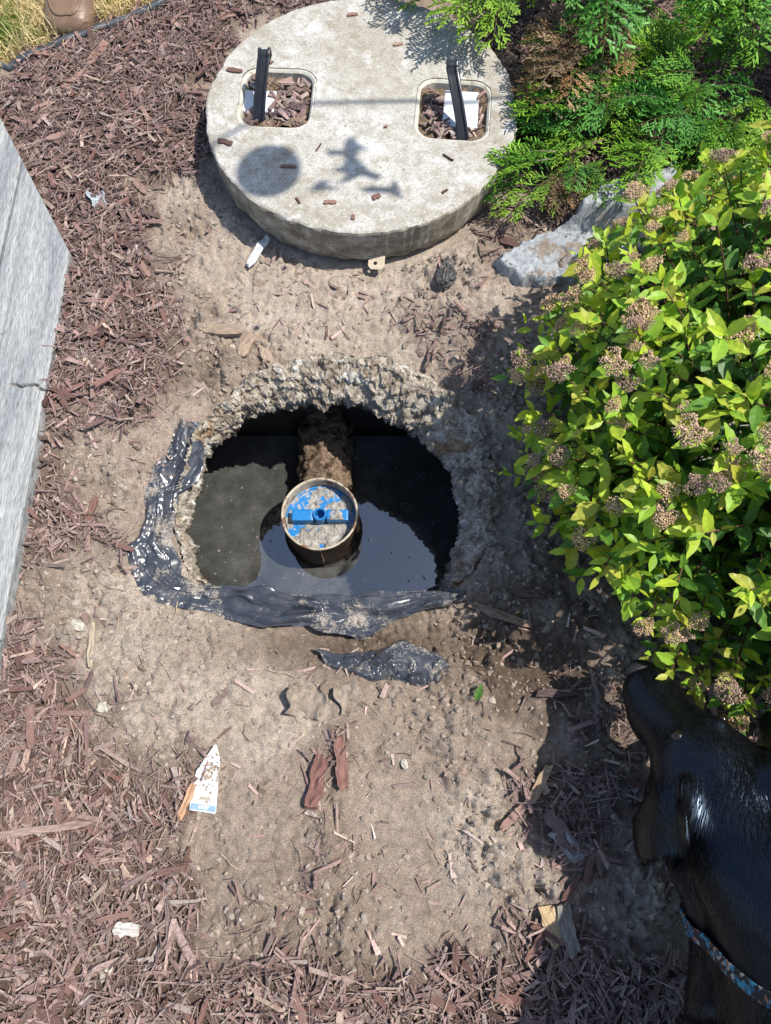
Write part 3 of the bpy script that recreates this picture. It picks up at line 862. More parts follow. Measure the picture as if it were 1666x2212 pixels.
def chips(cen, length, width, thick, yaw, pitch, roll, cols, seed=1):
    n = len(cen); rg = np.random.default_rng(seed)
    base = np.array([(-.5, -.5, -.5), (.5, -.5, -.5), (.5, .5, -.5), (-.5, .5, -.5), (-.5, -.5, .5), (.5, -.5, .5), (.5, .5, .5), (-.5, .5, .5)])
    v = np.repeat(base[None], n, 0)
    v = v + 0.0
    j = rg.uniform(-0.22, 0.22, (n, 8, 3)); j[:, :, 0] *= 0.55; v = v + j
    tap = rg.uniform(0.25, 1.1, (n, 2))
    left = base[:, 0] < 0
    v[:, left, 1] *= tap[:, :1]; v[:, ~left, 1] *= tap[:, 1:]
    bend = rg.uniform(-0.5, 0.5, (n, 1)); v[:, :, 1] += bend * (v[:, :, 0] ** 2) * 1.0
    v = v * np.stack([length, width, thick], 1)[:, None, :]
    cr, sr = np.cos(roll)[:, None], np.sin(roll)[:, None]
    y, z = v[..., 1] * cr - v[..., 2] * sr, v[..., 1] * sr + v[..., 2] * cr
    x = v[..., 0]
    cp, sp = np.cos(pitch)[:, None], np.sin(pitch)[:, None]
    x, z = x * cp - z * sp, x * sp + z * cp
    cw, sw = np.cos(yaw)[:, None], np.sin(yaw)[:, None]
    v = np.stack([x * cw - y * sw, x * sw + y * cw, z], -1) + cen[:, None]
    q = np.array([(0, 3, 2, 1), (4, 5, 6, 7), (0, 1, 5, 4), (1, 2, 6, 5), (2, 3, 7, 6), (3, 0, 4, 7)])
    f = (q[None] + (np.arange(n) * 8)[:, None, None]).reshape(-1, 4)
    return v.reshape(-1, 3), f, np.repeat(cols, 8, 0)


def chip_cols(n, rg, dust=1.0):
    c = CH_COL[rg.choice(len(CH_COL), n, p=CH_P)] * rg.uniform(0.8, 1.45, (n, 1)); c = c * 0.84 + c.mean(1, keepdims=True) * 0.16; dz = rg.random((n, 1)) ** 3 * 0.75 * dust; c = c * (1 - dz) + np.array([.30, .245, .205]) * dz
    return c


def strap(pts, width, thick, groove, side):
    """flat strap with two raised edges following pts (n,3); side = across direction"""
    P = np.array(pts, float); n = len(P)
    T = np.gradient(P, axis=0); T /= np.linalg.norm(T, axis=1)[:, None]
    s = np.array(side, float); V = []
    prof = [(-.5, 0), (-.5, .9), (-.42, 1.0), (-.30, 1.0), (-.24, 1 - groove), (.24, 1 - groove), (.30, 1.0), (.42, 1.0), (.5, .9), (.5, 0), (.3, -.25), (-.3, -.25)]
    for i in range(n):
        sd = s - T[i] * (s @ T[i]); sd /= np.linalg.norm(sd); up = np.cross(sd, T[i])
        V.append([P[i] + sd * a * width + up * b * thick for a, b in prof])
    V = np.array(V).reshape(-1, 3); m = len(prof)
    f = grid_faces(n, m)
    cl = np.array([(i * m + m - 1, (i + 1) * m + m - 1, (i + 1) * m, i * m) for i in range(n - 1)])
    caps = np.array([list(range(m))[::-1], [(n - 1) * m + i for i in range(m)]])
    return V, [np.concatenate([f, cl]), caps]


def bez(p0, p1, p2, p3, n):
    t = np.linspace(0, 1, n)[:, None]; p0, p1, p2, p3 = map(np.array, (p0, p1, p2, p3))
    return p0 * (1 - t) ** 3 + 3 * p1 * t * (1 - t) ** 2 + 3 * p2 * t * t * (1 - t) + p3 * t ** 3


for ri_, rec in enumerate(REC):
    # white plastic liner: flange, wall, floor
    P0 = [(rrect(rec[2] - 0.001, rec[3] - 0.001, 0.042), LID_Z - 0.0022), (rrect(rec[2] - 0.008, rec[3] - 0.008, 0.039), LID_Z - 0.0018),
          (rrect(rec[2] - 0.017, rec[3] - 0.017, 0.037), LID_Z - 0.006), (rrect(rec[2] - 0.030, rec[3] - 0.030, 0.033), LID_Z - 0.055)]
    V = np.stack([np.column_stack([place(p, rec), np.full(len(p), z)]) for p, z in P0], 1)
    m = V.shape[0]
    V = V.reshape(-1, 3)
    f = grid_faces(m, 4, True)
    floor = np.array([[i * 4 + 3 for i in range(m)]])
    build('handle_tray', V, [f, floor], WHITEP, lid, None, False)
    # soil heaped in the tray
    nx = 60
    gx_, gy_ = np.meshgrid(np.linspace(-0.5, 0.5, nx), np.linspace(-0.5, 0.5, nx), indexing='ij')
    Pl = np.stack([gx_.ravel() * (rec[2] - 0.02), gy_.ravel() * (rec[3] - 0.02)], 1)
    Q = place(Pl, rec)
    zz_ = LID_Z - 0.026 + 0.010 * fbm2(Q[:, 0] * 40, Q[:, 1] * 40, 3, 70 + ri_) + (0.016 * sstep(0.0, -0.09, Pl[:, 1]) if ri_ == 0 else 0.010 * sstep(0.03, 0.08, np.abs(Pl[:, 0])))
    o = build('tray_soil', np.column_stack([Q, zz_]), grid_faces(nx, nx), SOIL, lid, np.tile([0.24, 0.18, 0.13], (nx * nx, 1)), True)
    n = 150
    Pl = np.stack([rng.uniform(-.5, .5, n) * (rec[2] - 0.045), rng.uniform(-.5, .5, n) * (rec[3] - 0.045)], 1)
    keepc = ~((np.abs(Pl[:, 0] - (-0.045 if ri_ == 0 else 0.02)) < 0.036) & (np.abs(Pl[:, 1] - (0.0 if ri_ == 0 else 0.01)) < (0.034 if ri_ == 0 else 0.058)))
    Pl = Pl[keepc]; n = len(Pl); Q = place(Pl, rec)
    L = rng.uniform(0.010, 0.038, n)
    v, f, c = chips(np.column_stack([Q, LID_Z - 0.017 + rng.uniform(0, 0.012, n)]), L, L * rng.uniform(.2, .45, n), rng.uniform(.002, .005, n), rng.random(n) * 6.28, rng.normal(0, .2, n), rng.normal(0, .3, n), chip_cols(n, rng), 50 + ri_)
    o = build('tray_chips', v, f, CHIP, lid, c); o['kind'] = 'stuff'
    # white inner block the strap is fixed to
    if ri_ == 0:
        v, F2 = rbox(0.082, 0.066, 0.012, 0.004); ctr = np.array([[-0.045, 0.002]])
    else:
        v, F2 = rbox(0.082, 0.112, 0.022, 0.006); ctr = np.array([[0.018, 0.012]])
    x, y = rot2(v[:, 0] + ctr[0, 0], v[:, 1] + ctr[0, 1], rec[4])
    build('white_mount', np.stack([x + rec[0], y + rec[1], v[:, 2] + LID_Z - 0.018], 1), F2, MOUNT, lid)
    # strap handle
    if ri_ == 0:
        n0, f0, ap = np.array((-0.038, -0.062, LID_Z - 0.018)), np.array((-0.042, 0.052, LID_Z - 0.015)), np.array((-0.020, 0.036, LID_Z + 0.086))
    else:
        n0, f0, ap = np.array((0.030, -0.072, LID_Z - 0.018)), np.array((0.004, 0.060, LID_Z - 0.015)), np.array((-0.012, 0.046, LID_Z + 0.080))
    up_ = np.array((0, 0, 1.0))
    path = np.concatenate([bez(n0, n0 * .7 + ap * .3 + np.array((0, -.006, .006)), n0 * .3 + ap * .7 + np.array((0, -.012, .004)), ap - np.array((0, .010, .006)), 20),
                           bez(ap - np.array((0, .006, .002)), ap + np.array((0, .004, .003)), ap + np.array((0, .010, -0.002)), ap + np.array((0, .012, -.012)), 6),
                           bez(ap + np.array((0, .012, -.018)), ap * 0.6 + f0 * 0.4 + np.array((0, .012, 0)), f0 + up_ * 0.03, f0, 10)])
    x, y = rot2(path[:, 0], path[:, 1], rec[4])
    path = np.stack([x + rec[0], y + rec[1], path[:, 2]], 1)
    v, F2 = strap(path, 0.027 if ri_ == 0 else 0.025, 0.0055, 0.65, (1, 0.0, 0.0))
    build('strap_handle', v, F2, BLACKP, lid, None, False)

# ------------------------------------------------------------------ grey plank platform at the left edge
plat = empty('plank_platform', (-0.80, 0.6, 0.0))
tag(plat, 'weathered grey plank platform with an angled cut end lying on the ground', 'wooden platform')
px0 = np.array([-0.80, 0.6, 0.0])


def plank(xr, wd, th_, y_near, seed):
    """plank along Y with a mitred far end following the line through (-.70,1.115) and (-.93,1.55)"""
    nx, ny = 25, 420
    xs_ = xr - wd * np.linspace(0, 1, nx)
    yend = 1.112 + (-0.706 - xs_) * (0.412 / 0.235)
    top = []
    for i in range(nx):
        tq = np.linspace(0, 1, ny - 160)
        for ycr in (0.772, 0.250):
            tq = np.concatenate([tq, np.linspace((ycr - .045 - y_near) / (yend[0] - y_near), (ycr + .045 - y_near) / (yend[0] - y_near), 80)])
        tq = np.sort(tq)
        yy = y_near + (yend[0] - y_near) * tq; yy = np.where(tq > .8, y_near + (yend[0] - y_near) * .8 + (yend[i] - y_near - (yend[0] - y_near) * .8) * (tq - .8) / .2, yy) if yend[0] - y_near > 0 else yy
        top.append(np.stack([np.full(ny, xs_[i]), yy, np.full(ny, th_)], 1))
    T = np.stack(top)
    T[..., 2] += 0.0015 * fbm2(T[..., 0] * 60, T[..., 1] * 3, 2, seed) + 0.001 * fbm2(T[..., 0] * 300, T[..., 1] * 9, 2, seed + 5)
    T[0, :, 2] -= 0.003; T[-1, :, 2] -= 0.003; T[0, :, 0] += 0.0
    # a check (split) across the outer edge
    if seed == 1:
        for ycr in (0.772, 0.250):
            wy = np.exp(-((T[..., 1] - ycr - 0.008 * noise2(T[..., 0] * 70, T[..., 0] * 0, 8)) / 0.0022) ** 2)
            T[..., 2] -= 0.014 * wy * sstep(-0.80, -0.755, T[..., 0])
    B = T.copy(); B[..., 2] = -0.03
    V = np.concatenate([T.reshape(-1, 3), B.reshape(-1, 3)])
    ft = grid_faces(nx, ny)[:, ::-1]; k = nx * ny
    idx = np.arange(k).reshape(nx, ny)
    def wall(a, b): return np.stack([a[:-1], a[1:], b[1:], b[:-1]], 1)
    f = [ft, wall(idx[0], idx[0] + k), wall(idx[-1][::-1], idx[-1][::-1] + k), wall(idx[:, -1], idx[:, -1] + k), wall(idx[::-1, 0], idx[::-1, 0] + k)]
    o = build('plank', V - px0, np.concatenate(f), WOOD, plat, None, False)
    return o


xr = -0.706
for i, wd in enumerate((0.150, 0.145, 0.145, 0.145, 0.145)):
    plank(xr, wd, 0.043 - 0.002 * (i % 2), -0.9 + 0.05 * i, i + 1)
    xr -= wd + 0.004

# ------------------------------------------------------------------ limestone rock
RK = [(0.235, 1.104), (0.268, 1.142), (0.333, 1.18), (0.421, 1.209), (0.438, 1.249), (0.499, 1.276), (0.6, 1.314), (0.656, 1.33), (0.692, 1.276), (0.66, 1.15), (0.50, 1.05), (0.374, 1.025), (0.303, 1.04), (0.254, 1.065)]
gx_, gy_ = np.meshgrid(np.arange(0.20, 0.74, 0.004), np.arange(0.98, 1.38, 0.004), indexing='ij')
xx, yy = gx_.ravel(), gy_.ravel()
sd = sdist(RK, xx, yy) + 0.006 * fbm2(xx * 45, yy * 45, 3, 12)
step = sstep(0.395, 0.440, xx + 0.35 * (1.22 - yy)) * sstep(1.17, 1.20, yy)
top = 0.038 + 0.055 * step + facets(xx, yy, 0.05, 1.4, 0.011, 71) + facets(xx, yy, 0.018, 1.6, 0.004, 72) + 0.0022 * fbm2(xx * 70, yy * 70, 3, 15) + 0.025 * (xx - 0.24)
crk = np.abs(fbm2(xx * 12 + 3, yy * 12, 3, 18)); top = top - 0.006 * np.exp(-(crk / 0.03) ** 2)
zz_ = np.where(sd > 0, -0.03 + (top + 0.03) * sstep(0.0, 0.022, sd) ** 0.6, -0.03)
F2 = grid_faces(gx_.shape[0], gx_.shape[1])
F2 = F2[(sd[F2] > -0.006).any(1)]
used = np.zeros(len(xx), bool); used[F2.ravel()] = True; idx = np.cumsum(used) - 1
o = build('limestone_rock', np.stack([xx, yy, zz_], 1)[used] - np.array([0.45, 1.15, 0]), idx[F2], ROCK, None, None, False, (0.45, 1.15, 0))
tag(o, 'pale grey cracked limestone slab between the lid and the leafy bush', 'rock')

# ------------------------------------------------------------------ mulch: countless chips as one mass, the largest as single pieces
mulch = empty('mulch_bed', (0, 0, 0)); tag(mulch, kind='structure')


def sample_mulch(n, thr_pow=1.0, seed=0, box=(-1.28, 1.28, -0.72, 2.33)):
    rg = np.random.default_rng(seed)
    x = rg.uniform(box[0], box[1], n); y = rg.uniform(box[2], box[3], n)
    m = mulch_amt(x, y)
    k = rg.random(n) < m ** thr_pow
    k &= hole_d(x, y) > 0.02
    k &= np.hypot(x - LID_C[0], y - LID_C[1]) > LID_R + 0.004
    k &= sdist([(-3, -1), (-0.708, -1), (-0.708, 1.112), (-0.96, 1.55), (-3, 1.6)], x, y) < -0.003
    return x[k], y[k], rg


x, y, rg = sample_mulch(105000, 1.6, 3)
n = len(x)
L = np.clip(rg.lognormal(math.log(0.0185), 0.55, n), 0.005, 0.07)
v, f, c = chips(np.stack([x, y, height(x, y, False) + rg.random(n) * 0.016], 1), L, np.clip(L * rg.uniform(0.08, 0.30, n), 0.0014, 0.009), rg.uniform(0.001, 0.0038, n),
                rg.random(n) * 6.28, rg.normal(0, 0.24, n), rg.normal(0, 0.5, n), chip_cols(n, rg, np.where(y > .6, .3, .75)[:, None]) * np.where(y > .6, .88, .95)[:, None], 4)
o = build('fine_mulch', v, f, CHIP, mulch, c); o['kind'] = 'stuff'
# thin fibres and slivers
x, y, rg = sample_mulch(60000, 1.3, 8)
n = len(x); L = rg.uniform(0.008, 0.05, n)
v, f, c = chips(np.stack([x, y, height(x, y, False) + 0.004 + rg.random(n) * 0.017], 1), L, rg.uniform(0.0006, 0.0019, n), rg.uniform(0.0006, 0.0014, n),
                rg.random(n) * 6.28, rg.normal(0, 0.2, n), rg.normal(0, 0.5, n), chip_cols(n, rg) * 1.05, 9)
o = build('mulch_fibres', v, f, CHIP, mulch, c); o['kind'] = 'stuff'
# scattered slivers on the bare soil
rg = np.random.default_rng(77)
n = 4600
x = rg.uniform(-0.75, 0.75, n); y = rg.uniform(-0.5, 1.35, n)
k = (hole_d(x, y) > 0.03) & (np.hypot(x - LID_C[0], y - LID_C[1]) > LID_R + 0.01) & (x > -0.70)
k &= rg.random(len(x)) < 0.35 + 0.65 * sstep(-.1, .5, fbm2(x * 5 + 9, y * 5, 2, 63))
x, y = x[k], y[k]; n = len(x); L = 0.006 + 0.036 * rg.random(n) ** 2.2
v, f, c = chips(np.stack([x, y, height(x, y, False) + 0.003], 1), L, L * rg.uniform(.08, .3, n), rg.uniform(.0008, .003, n), rg.random(n) * 6.28, rg.normal(0, .15, n), rg.normal(0, .3, n), chip_cols(n, rg) * rg.choice([1.0, 1.0, 1.5], (n, 1)), 5)
o = build('scattered_slivers', v, f, CHIP, mulch, c); o['kind'] = 'stuff'


def chip_mesh(seed, rough=1.0):
    """one split of bark: unit length along X, ragged ends, ribbed top"""
    rg = np.random.default_rng(seed); nx = 7
    V = []
    for i, t in enumerate(np.linspace(-0.5, 0.5, nx)):
        wd = 0.5 * (1 - 0.45 * abs(2 * t) ** 6 * rg.uniform(0.0, 1.0)) * (1 + rg.uniform(-.15, .15)); sh = 0.12 * rg.uniform(-1, 1); hz = 0.25 * rg.uniform(-1, 1)
        e_ = (i in (0, nx - 1)) * 1.0; V += [(t + rg.uniform(-.05, .05) * e_, -wd + sh, -.4), (t + rg.uniform(-.09, .09) * e_, -wd + sh, .42 + hz * .3), (t + rg.uniform(-.10, .10) * e_, -wd * .25 + sh, .5 + hz * .5), (t + rg.uniform(-.10, .10) * e_, wd * .35 + sh, .36 - hz), (t + rg.uniform(-.09, .09) * e_, wd + sh, .44 - hz * .4), (t + rg.uniform(-.05, .05) * e_, wd + sh, -.4)]
    V = np.array(V, float)
    f = grid_faces(nx, 6)
    cl = np.array([(i * 6 + 5, (i + 1) * 6 + 5, (i + 1) * 6, i * 6) for i in range(nx - 1)])
    caps = np.array([[0, 1, 2, 3, 4, 5][::-1], [(nx - 1) * 6 + i for i in range(6)]])
    return V, [np.concatenate([f, cl])[:, ::-1], caps[:, ::-1]]


chip_variants = []
for i in range(14):
    V, F2 = chip_mesh(100 + i)
    chip_variants.append(mesh_data('wood_chip', V, F2, CHIPO, np.tile(CH_COL[i % 6], (len(V), 1))))


def put_chip(x, y, L, wd, th_, yaw, parent=None, z=None, mesh=None, name='wood_chip', lift=0.004, tilt=(0, 0)):
    o = bpy.data.objects.new(name, mesh or chip_variants[rng.integers(len(chip_variants))])
    o.location = (x, y, (H1(x, y) + lift + th_ * 0.4) if z is None else z)
    o.rotation_euler = (tilt[0], tilt[1], yaw)
    o.scale = (L, wd, th_)
    if parent is not None: o.parent = parent
    COL.objects.link(o)
    return o


x, y, rg = sample_mulch(3200, 2.0, 15, (-0.98, 0.60, -0.38, 1.98))
cnt = 0
for xx_, yy_ in zip(x, y):
    if cnt >= 285: break
    L = float(np.clip(rg.lognormal(math.log(0.040), 0.3), 0.025, 0.08))
    put_chip(float(xx_), float(yy_), L, L * float(rg.uniform(0.12, 0.28)), float(rg.uniform(0.003, 0.008)), float(rg.random() * 6.28), mulch, None, None, 'wood_chip', 0.010, (float(rg.normal(0, .2)), float(rg.normal(0, .16))))
    cnt += 1

# ------------------------------------------------------------------ soil crumbs and clods
soilp = empty('loose_soil', (0, 0, 0)); tag(soilp, kind='structure')
rg = np.random.default_rng(21)
n = 46000
x = rg.uniform(-0.74, 0.70, n); y = rg.uniform(-0.45, 1.40, n)
m = mulch_amt(x, y)
smooth = np.exp(-(((x - 0.02) / 0.10) ** 2 + ((y + 0.07) / 0.15) ** 2) ** 2)
k = (hole_d(x, y) > 0.0) & (np.hypot(x - LID_C[0], y - LID_C[1]) > LID_R) & (x > -0.70) & (rg.random(n) < (1 - 0.85 * m) * (1 - 0.75 * smooth) * (0.22 + 0.78 * sstep(-0.25, 0.35, fbm2(x * 5, y * 5, 3, 29))))
x, y = x[k], y[k]; n = len(x)
sz = 0.0012 + 0.0050 * rg.random(n) ** 4
wetc = np.clip(np.exp(-(x / 0.30) ** 2 - ((y - 0.245) / 0.06) ** 2), 0, 1)[:, None]
c0 = np.array([0.285, 0.236, 0.194]) * rg.uniform(0.6, 1.3, (n, 1))
c0 = c0 * (1 - wetc * 0.7) + np.array([0.13, 0.088, 0.058]) * wetc * 0.7
v, f, c = blobs(np.stack([x, y, height(x, y) - sz * 0.05], 1), sz, c0, 0.5, 0.7)
o = build('soil_crumbs', v, f, CRUMB, soilp, c); o['kind'] = 'stuff'


S = Soup()
for i in range(150):
    x, y = rg.uniform(-0.6, 0.5), rg.uniform(-0.32, 1.15)
    if hole_d(np.array([x]), np.array([y]))[0] < 0.05 or math.hypot(x - LID_C[0], y - LID_C[1]) < LID_R + .06: continue
    a_ = rg.random() * 6.28; L = rg.uniform(.02, .07); bend = rg.normal(0, .5)
    pts = []
    for k_ in range(5):
        pts.append((x, y, H1(x, y) + .004 + .004 * rg.random())); a_ += bend * .3 + rg.normal(0, .15); x += math.cos(a_) * L / 4; y += math.sin(a_) * L / 4
    v, F2 = tube(pts, rg.uniform(.0005, .0011), 4); S.add(v, F2, np.array([(.30, .21, .15), (.16, .10, .075), (.40, .31, .22)][i % 3]) * rg.uniform(.7, 1.2))
o = S.build('rootlets', CRUMB, soilp); o['kind'] = 'stuff'


def clod_mesh(seed):
    bm = bmesh.new(); bmesh.ops.create_icosphere(bm, subdivisions=2, radius=1)
    v = np.array([q.co[:] for q in bm.verts]); bm.verts.index_update()
    f = np.array([[q.index for q in p.verts] for p in bm.faces]); bm.free()
    d = 1 + 0.38 * fbm3(v + seed * 3.1, 1.3, 2, seed) + 0.26 * fbm3(v + seed, 3.7, 2, seed + 4)
    return v * d[:, None], f


clod_var = []
for i in range(9):
    V, F2 = clod_mesh(i + 1)
    clod_var.append(mesh_data('soil_clod', V, F2, SOIL, np.tile(np.array([0.33, 0.27, 0.22]) * (0.85 + 0.04 * i), (len(V), 1)), False))
cnt = 0
while cnt < 150:
    x, y = rg.uniform(-0.62, 0.55), rg.uniform(-0.30, 1.25)
    a_, b_ = np.array([x]), np.array([y])
    if hole_d(a_, b_)[0] < 0.03 or np.hypot(x - LID_C[0], y - LID_C[1]) < LID_R + 0.02 or mulch_amt(a_, b_)[0] > 0.6: continue
    if abs(x - 0.02) < 0.09 and abs(y + 0.07) < 0.14: continue
    o = bpy.data.objects.new('soil_clod', clod_var[rg.integers(9)])
    s = 0.005 + 0.011 * rg.random() ** 2.5
    o.scale = (s * rg.uniform(.8, 1.4), s, s * rg.uniform(.6, .9)); o.rotation_euler = (rg.uniform(-.4, .4), rg.uniform(-.4, .4), rg.random() * 6.28)
    o.location = (x, y, H1(x, y) - s * 0.30); o.parent = soilp
    COL.objects.link(o); cnt += 1
#@@PART2

# ------------------------------------------------------------------ dry lawn with its edging
EDGE = [(-1.9, 1.05), (-1.3, 1.53), (-0.989, 1.717), (-0.924, 1.753), (-0.868, 1.783), (-0.745, 1.853), (-0.619, 1.918), (-0.55, 1.97), (-0.3, 2.2), (0.0, 2.6)]
lawn = empty('lawn', (0, 0, 0)); tag(lawn, kind='structure')
rg = np.random.default_rng(5)
n = 48000
x = rg.uniform(-1.55, 0.0, n); y = rg.uniform(1.45, 2.75, n)
k = sdist(LAWN, x, y) > -0.008 + 0.012 * rg.random(n)
x, y = x[k], y[k]; n = len(x)
grn = sstep(0.1, 0.6, fbm2(x * 6, y * 6, 2, 6) * 0.35 + np.exp(-((x + 1.03) / 0.12) ** 2 - ((y - 1.80) / 0.10) ** 2) * 0.62)
L = rg.uniform(0.03, 0.10, n); az = rg.random(n) * 6.28; lean = rg.uniform(0.35, 1.25, n); wd = rg.uniform(0.0008, 0.0017, n)
d = np.stack([np.cos(az), np.sin(az)], 1); pz_ = np.stack([-d[:, 1], d[:, 0]], 1)
b0 = np.stack([x, y, height(x, y, False)], 1)
mid = b0 + np.column_stack([d * (L * 0.5 * np.sin(lean * 0.7))[:, None], L * 0.5 * np.cos(lean * 0.7)])
tip = mid + np.column_stack([d * (L * 0.5 * np.sin(lean * 1.3))[:, None], L * 0.5 * np.cos(lean * 1.3)])
W3 = np.column_stack([pz_ * wd[:, None], np.zeros(n)])
V = np.stack([b0 - W3, b0 + W3, mid + W3 * .8, mid - W3 * .8, tip], 1).reshape(-1, 3)
i0 = np.arange(n) * 5
cg = np.where(rg.random((n, 1)) < grn[:, None], np.array([0.16, 0.23, 0.045]), np.array([0.66, 0.53, 0.30])) * rg.uniform(0.7, 1.25, (n, 1))
o = build('dry_grass', V, [np.stack([i0, i0 + 1, i0 + 2, i0 + 3], 1), np.stack([i0 + 3, i0 + 2, i0 + 4], 1)], DRY, lawn, np.repeat(cg, 5, 0)); o['kind'] = 'stuff'

EP = np.array(EDGE); te = np.linspace(0, len(EP) - 1, 90)
ex = np.interp(te, range(len(EP)), EP[:, 0]) + 0.012; ey = np.interp(te, range(len(EP)), EP[:, 1]) - 0.016
ez = height(ex, ey, False) + 0.014 + 0.003 * noise2(te * 1.5, te * 0, 3)
v, F2 = tube(np.stack([ex, ey, ez - 0.004], 1), 0.0095, 12)
o = build('lawn_edging', v, F2, M_simple('edging_plastic', (0.05, 0.06, 0.07), 0.35, 0.5, 0.3, 60, 0.2, 0.001, dirt=(0.26, 0.24, 0.2), dirt_t=0.6), None, None, True)
tag(o, 'round black plastic edging between the dry lawn and the mulch', 'lawn edging')

# ------------------------------------------------------------------ boot on the lawn
LEATHER = M_simple('brown_leather', (0.165, 0.105, 0.068), 0.42, 0.4, 0.28, 14, 0.25, 0.002)
boot = empty('brown_boot', (-0.812, 1.805, 0.0), R(4))
tag(boot, 'brown leather boot toe with stitched seam standing on the dry grass', 'boot')


def boot_ring(t):
    """t 0 toe tip .. 1 heel; returns half width, height of upper, centre x"""
    w_ = np.interp(t, [0, .02, .06, .14, .25, .40, .6, .8, .95, 1], [.022, .040, .054, .0625, .064, .060, .047, .044, .042, .030])
    h_ = np.interp(t, [0, .02, .06, .14, .25, .40, .6, .8, .95, 1], [.040, .052, .062, .070, .078, .092, .120, .150, .155, .150])
    return w_, h_


ts = np.concatenate([np.linspace(0, .1, 10), np.linspace(.14, 1, 24)]); a = np.linspace(0, 2 * math.pi, 40, endpoint=False)
V = []
for t in ts:
    w_, h_ = boot_ring(t)
    ca, sa = np.cos(a), np.sin(a)
    xx_ = w_ * np.sign(ca) * np.abs(ca) ** 0.7
    zz_ = 0.022 + (h_ - 0.022) * np.where(sa > 0, np.abs(sa) ** 0.6, -np.abs(sa) * 0.05)
    V.append(np.stack([xx_, np.full(40, t * 0.30), zz_], 1))
V = np.stack(V).reshape(-1, 3)
f = grid_faces(len(ts), 40); m = len(ts)
cl = np.array([(i * 40 + 39, (i + 1) * 40 + 39, (i + 1) * 40, i * 40) for i in range(m - 1)])
caps = np.array([list(range(40)), [(m - 1) * 40 + i for i in range(40)][::-1]])
build('upper', V, [np.concatenate([f, cl]), caps], LEATHER, boot, None, True)
V = []
for t in ts:
    w_, h_ = boot_ring(t)
    V.append([(-w_ - .005, t * .306 - .006, 0.0), (-w_ - .006, t * .306 - .006, .012), (-w_ - .003, t * .306 - .006, .024), (w_ + .003, t * .306 - .006, .024), (w_ + .006, t * .306 - .006, .012), (w_ + .005, t * .306 - .006, 0.0)])
V = np.array(V).reshape(-1, 3)
f = grid_faces(m, 6); cl = np.array([(i * 6 + 5, (i + 1) * 6 + 5, (i + 1) * 6, i * 6) for i in range(m - 1)])
build('sole', V, [np.concatenate([f, cl]), np.array([list(range(6)), [(m - 1) * 6 + i for i in range(6)][::-1]])], M_simple('dark_sole', (0.03, 0.022, 0.018), 0.7, 0.3, 0.3, 60), boot)
# raised apron seam over the toe
sm = []
for s in np.linspace(-1, 1, 41):
    t = 0.075 + 0.28 * abs(s) ** 3.0 * 1.0
    w_, h_ = boot_ring(t)
    fx = np.sign(s) * min(1.0, abs(s) ** 0.55) * 0.70
    cz = 0.022 + (h_ - 0.022) * (1 - abs(fx) ** (1 / 0.7 * 2)) ** 0.3
    sm.append((fx * w_, t * 0.30, cz + 0.001))
v, F2 = tube(sm, 0.0032, 6); build('apron_seam', v, F2, LEATHER, boot, None, True)
STI = M_simple('pale_thread', (0.42, 0.32, 0.2), 0.8, 0.2)
S = Soup(); sm = np.array(sm)
for i in range(0, 40):
    p, q = sm[i] * .65 + sm[i + 1] * .35, sm[i] * .35 + sm[i + 1] * .65
    off_ = np.array([0, 0.006, 0.0022])
    v, F2 = tube([p + off_, q + off_], 0.0008, 5); S.add(v, F2)
S.build('stitching', STI, boot)
sh = [(0, .215, .11), (0, .222, .16), (0, .225, .22)]
v, F2 = tube(sh, [(.045, .062), (.048, .066), (.054, .074)], 28, up=(0, 1, 0)); build('shaft', v, F2, LEATHER, boot, None, True)


# ------------------------------------------------------------------ spirea bush
def leaf_mesh(seed, col, tipcol, ns=9):
    rg = np.random.default_rng(seed)
    t = np.linspace(0, 1, ns)
    wd = 0.205 * np.sin(np.pi * np.clip(t, 0, 1) ** 0.80) ** 0.95 * (1 + 0.10 * rg.uniform(-1, 1))
    V = []; C = []
    curl = rg.uniform(-0.1, 0.42); fold = rg.uniform(0.12, 0.40); tw = rg.uniform(-.2, .2)
    for i in range(ns):
        z0 = -curl * t[i] ** 2 * 0.6
        ser = 1 + ((0.09 if i % 2 else -0.05) if i > 3 else 0) * (0 < i < ns - 1)
        for s in (-1, 0, 1):
            V.append((t[i] + (0.025 if s and i % 2 else 0), s * wd[i] * ser, z0 + abs(s) * wd[i] * fold + s * tw * wd[i] + .012 * rg.normal() * abs(s)))
            C.append(col * (1 - t[i] * .6) + tipcol * t[i] * .6 if s else (col * 1.12))
    return np.array(V), grid_faces(ns, 3)[:, ::-1], np.array(C)


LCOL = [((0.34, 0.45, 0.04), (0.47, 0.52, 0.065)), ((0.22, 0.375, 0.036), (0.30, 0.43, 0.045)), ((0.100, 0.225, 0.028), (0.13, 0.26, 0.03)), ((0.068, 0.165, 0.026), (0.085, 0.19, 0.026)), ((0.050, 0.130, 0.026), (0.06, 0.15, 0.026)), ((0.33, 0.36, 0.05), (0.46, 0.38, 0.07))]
leaf_geo = []; leaf_low = []
for ci, (a_, b_) in enumerate(LCOL):
    for j in range(3):
        leaf_geo.append((ci,) + leaf_mesh(ci * 10 + j, np.array(a_) * 1.1, np.array(b_) * 1.1)); leaf_low.append((ci,) + leaf_mesh(ci * 10 + j, np.array(a_) * 1.1, np.array(b_) * 1.1, 6))


def frame(d, up):
    d = d / np.linalg.norm(d); s = np.cross(up, d); ln = np.linalg.norm(s)
    if ln < 1e-3: s = np.array([1.0, 0, 0])
    else: s = s / ln
    return np.stack([d, s, np.cross(d, s)], 1)


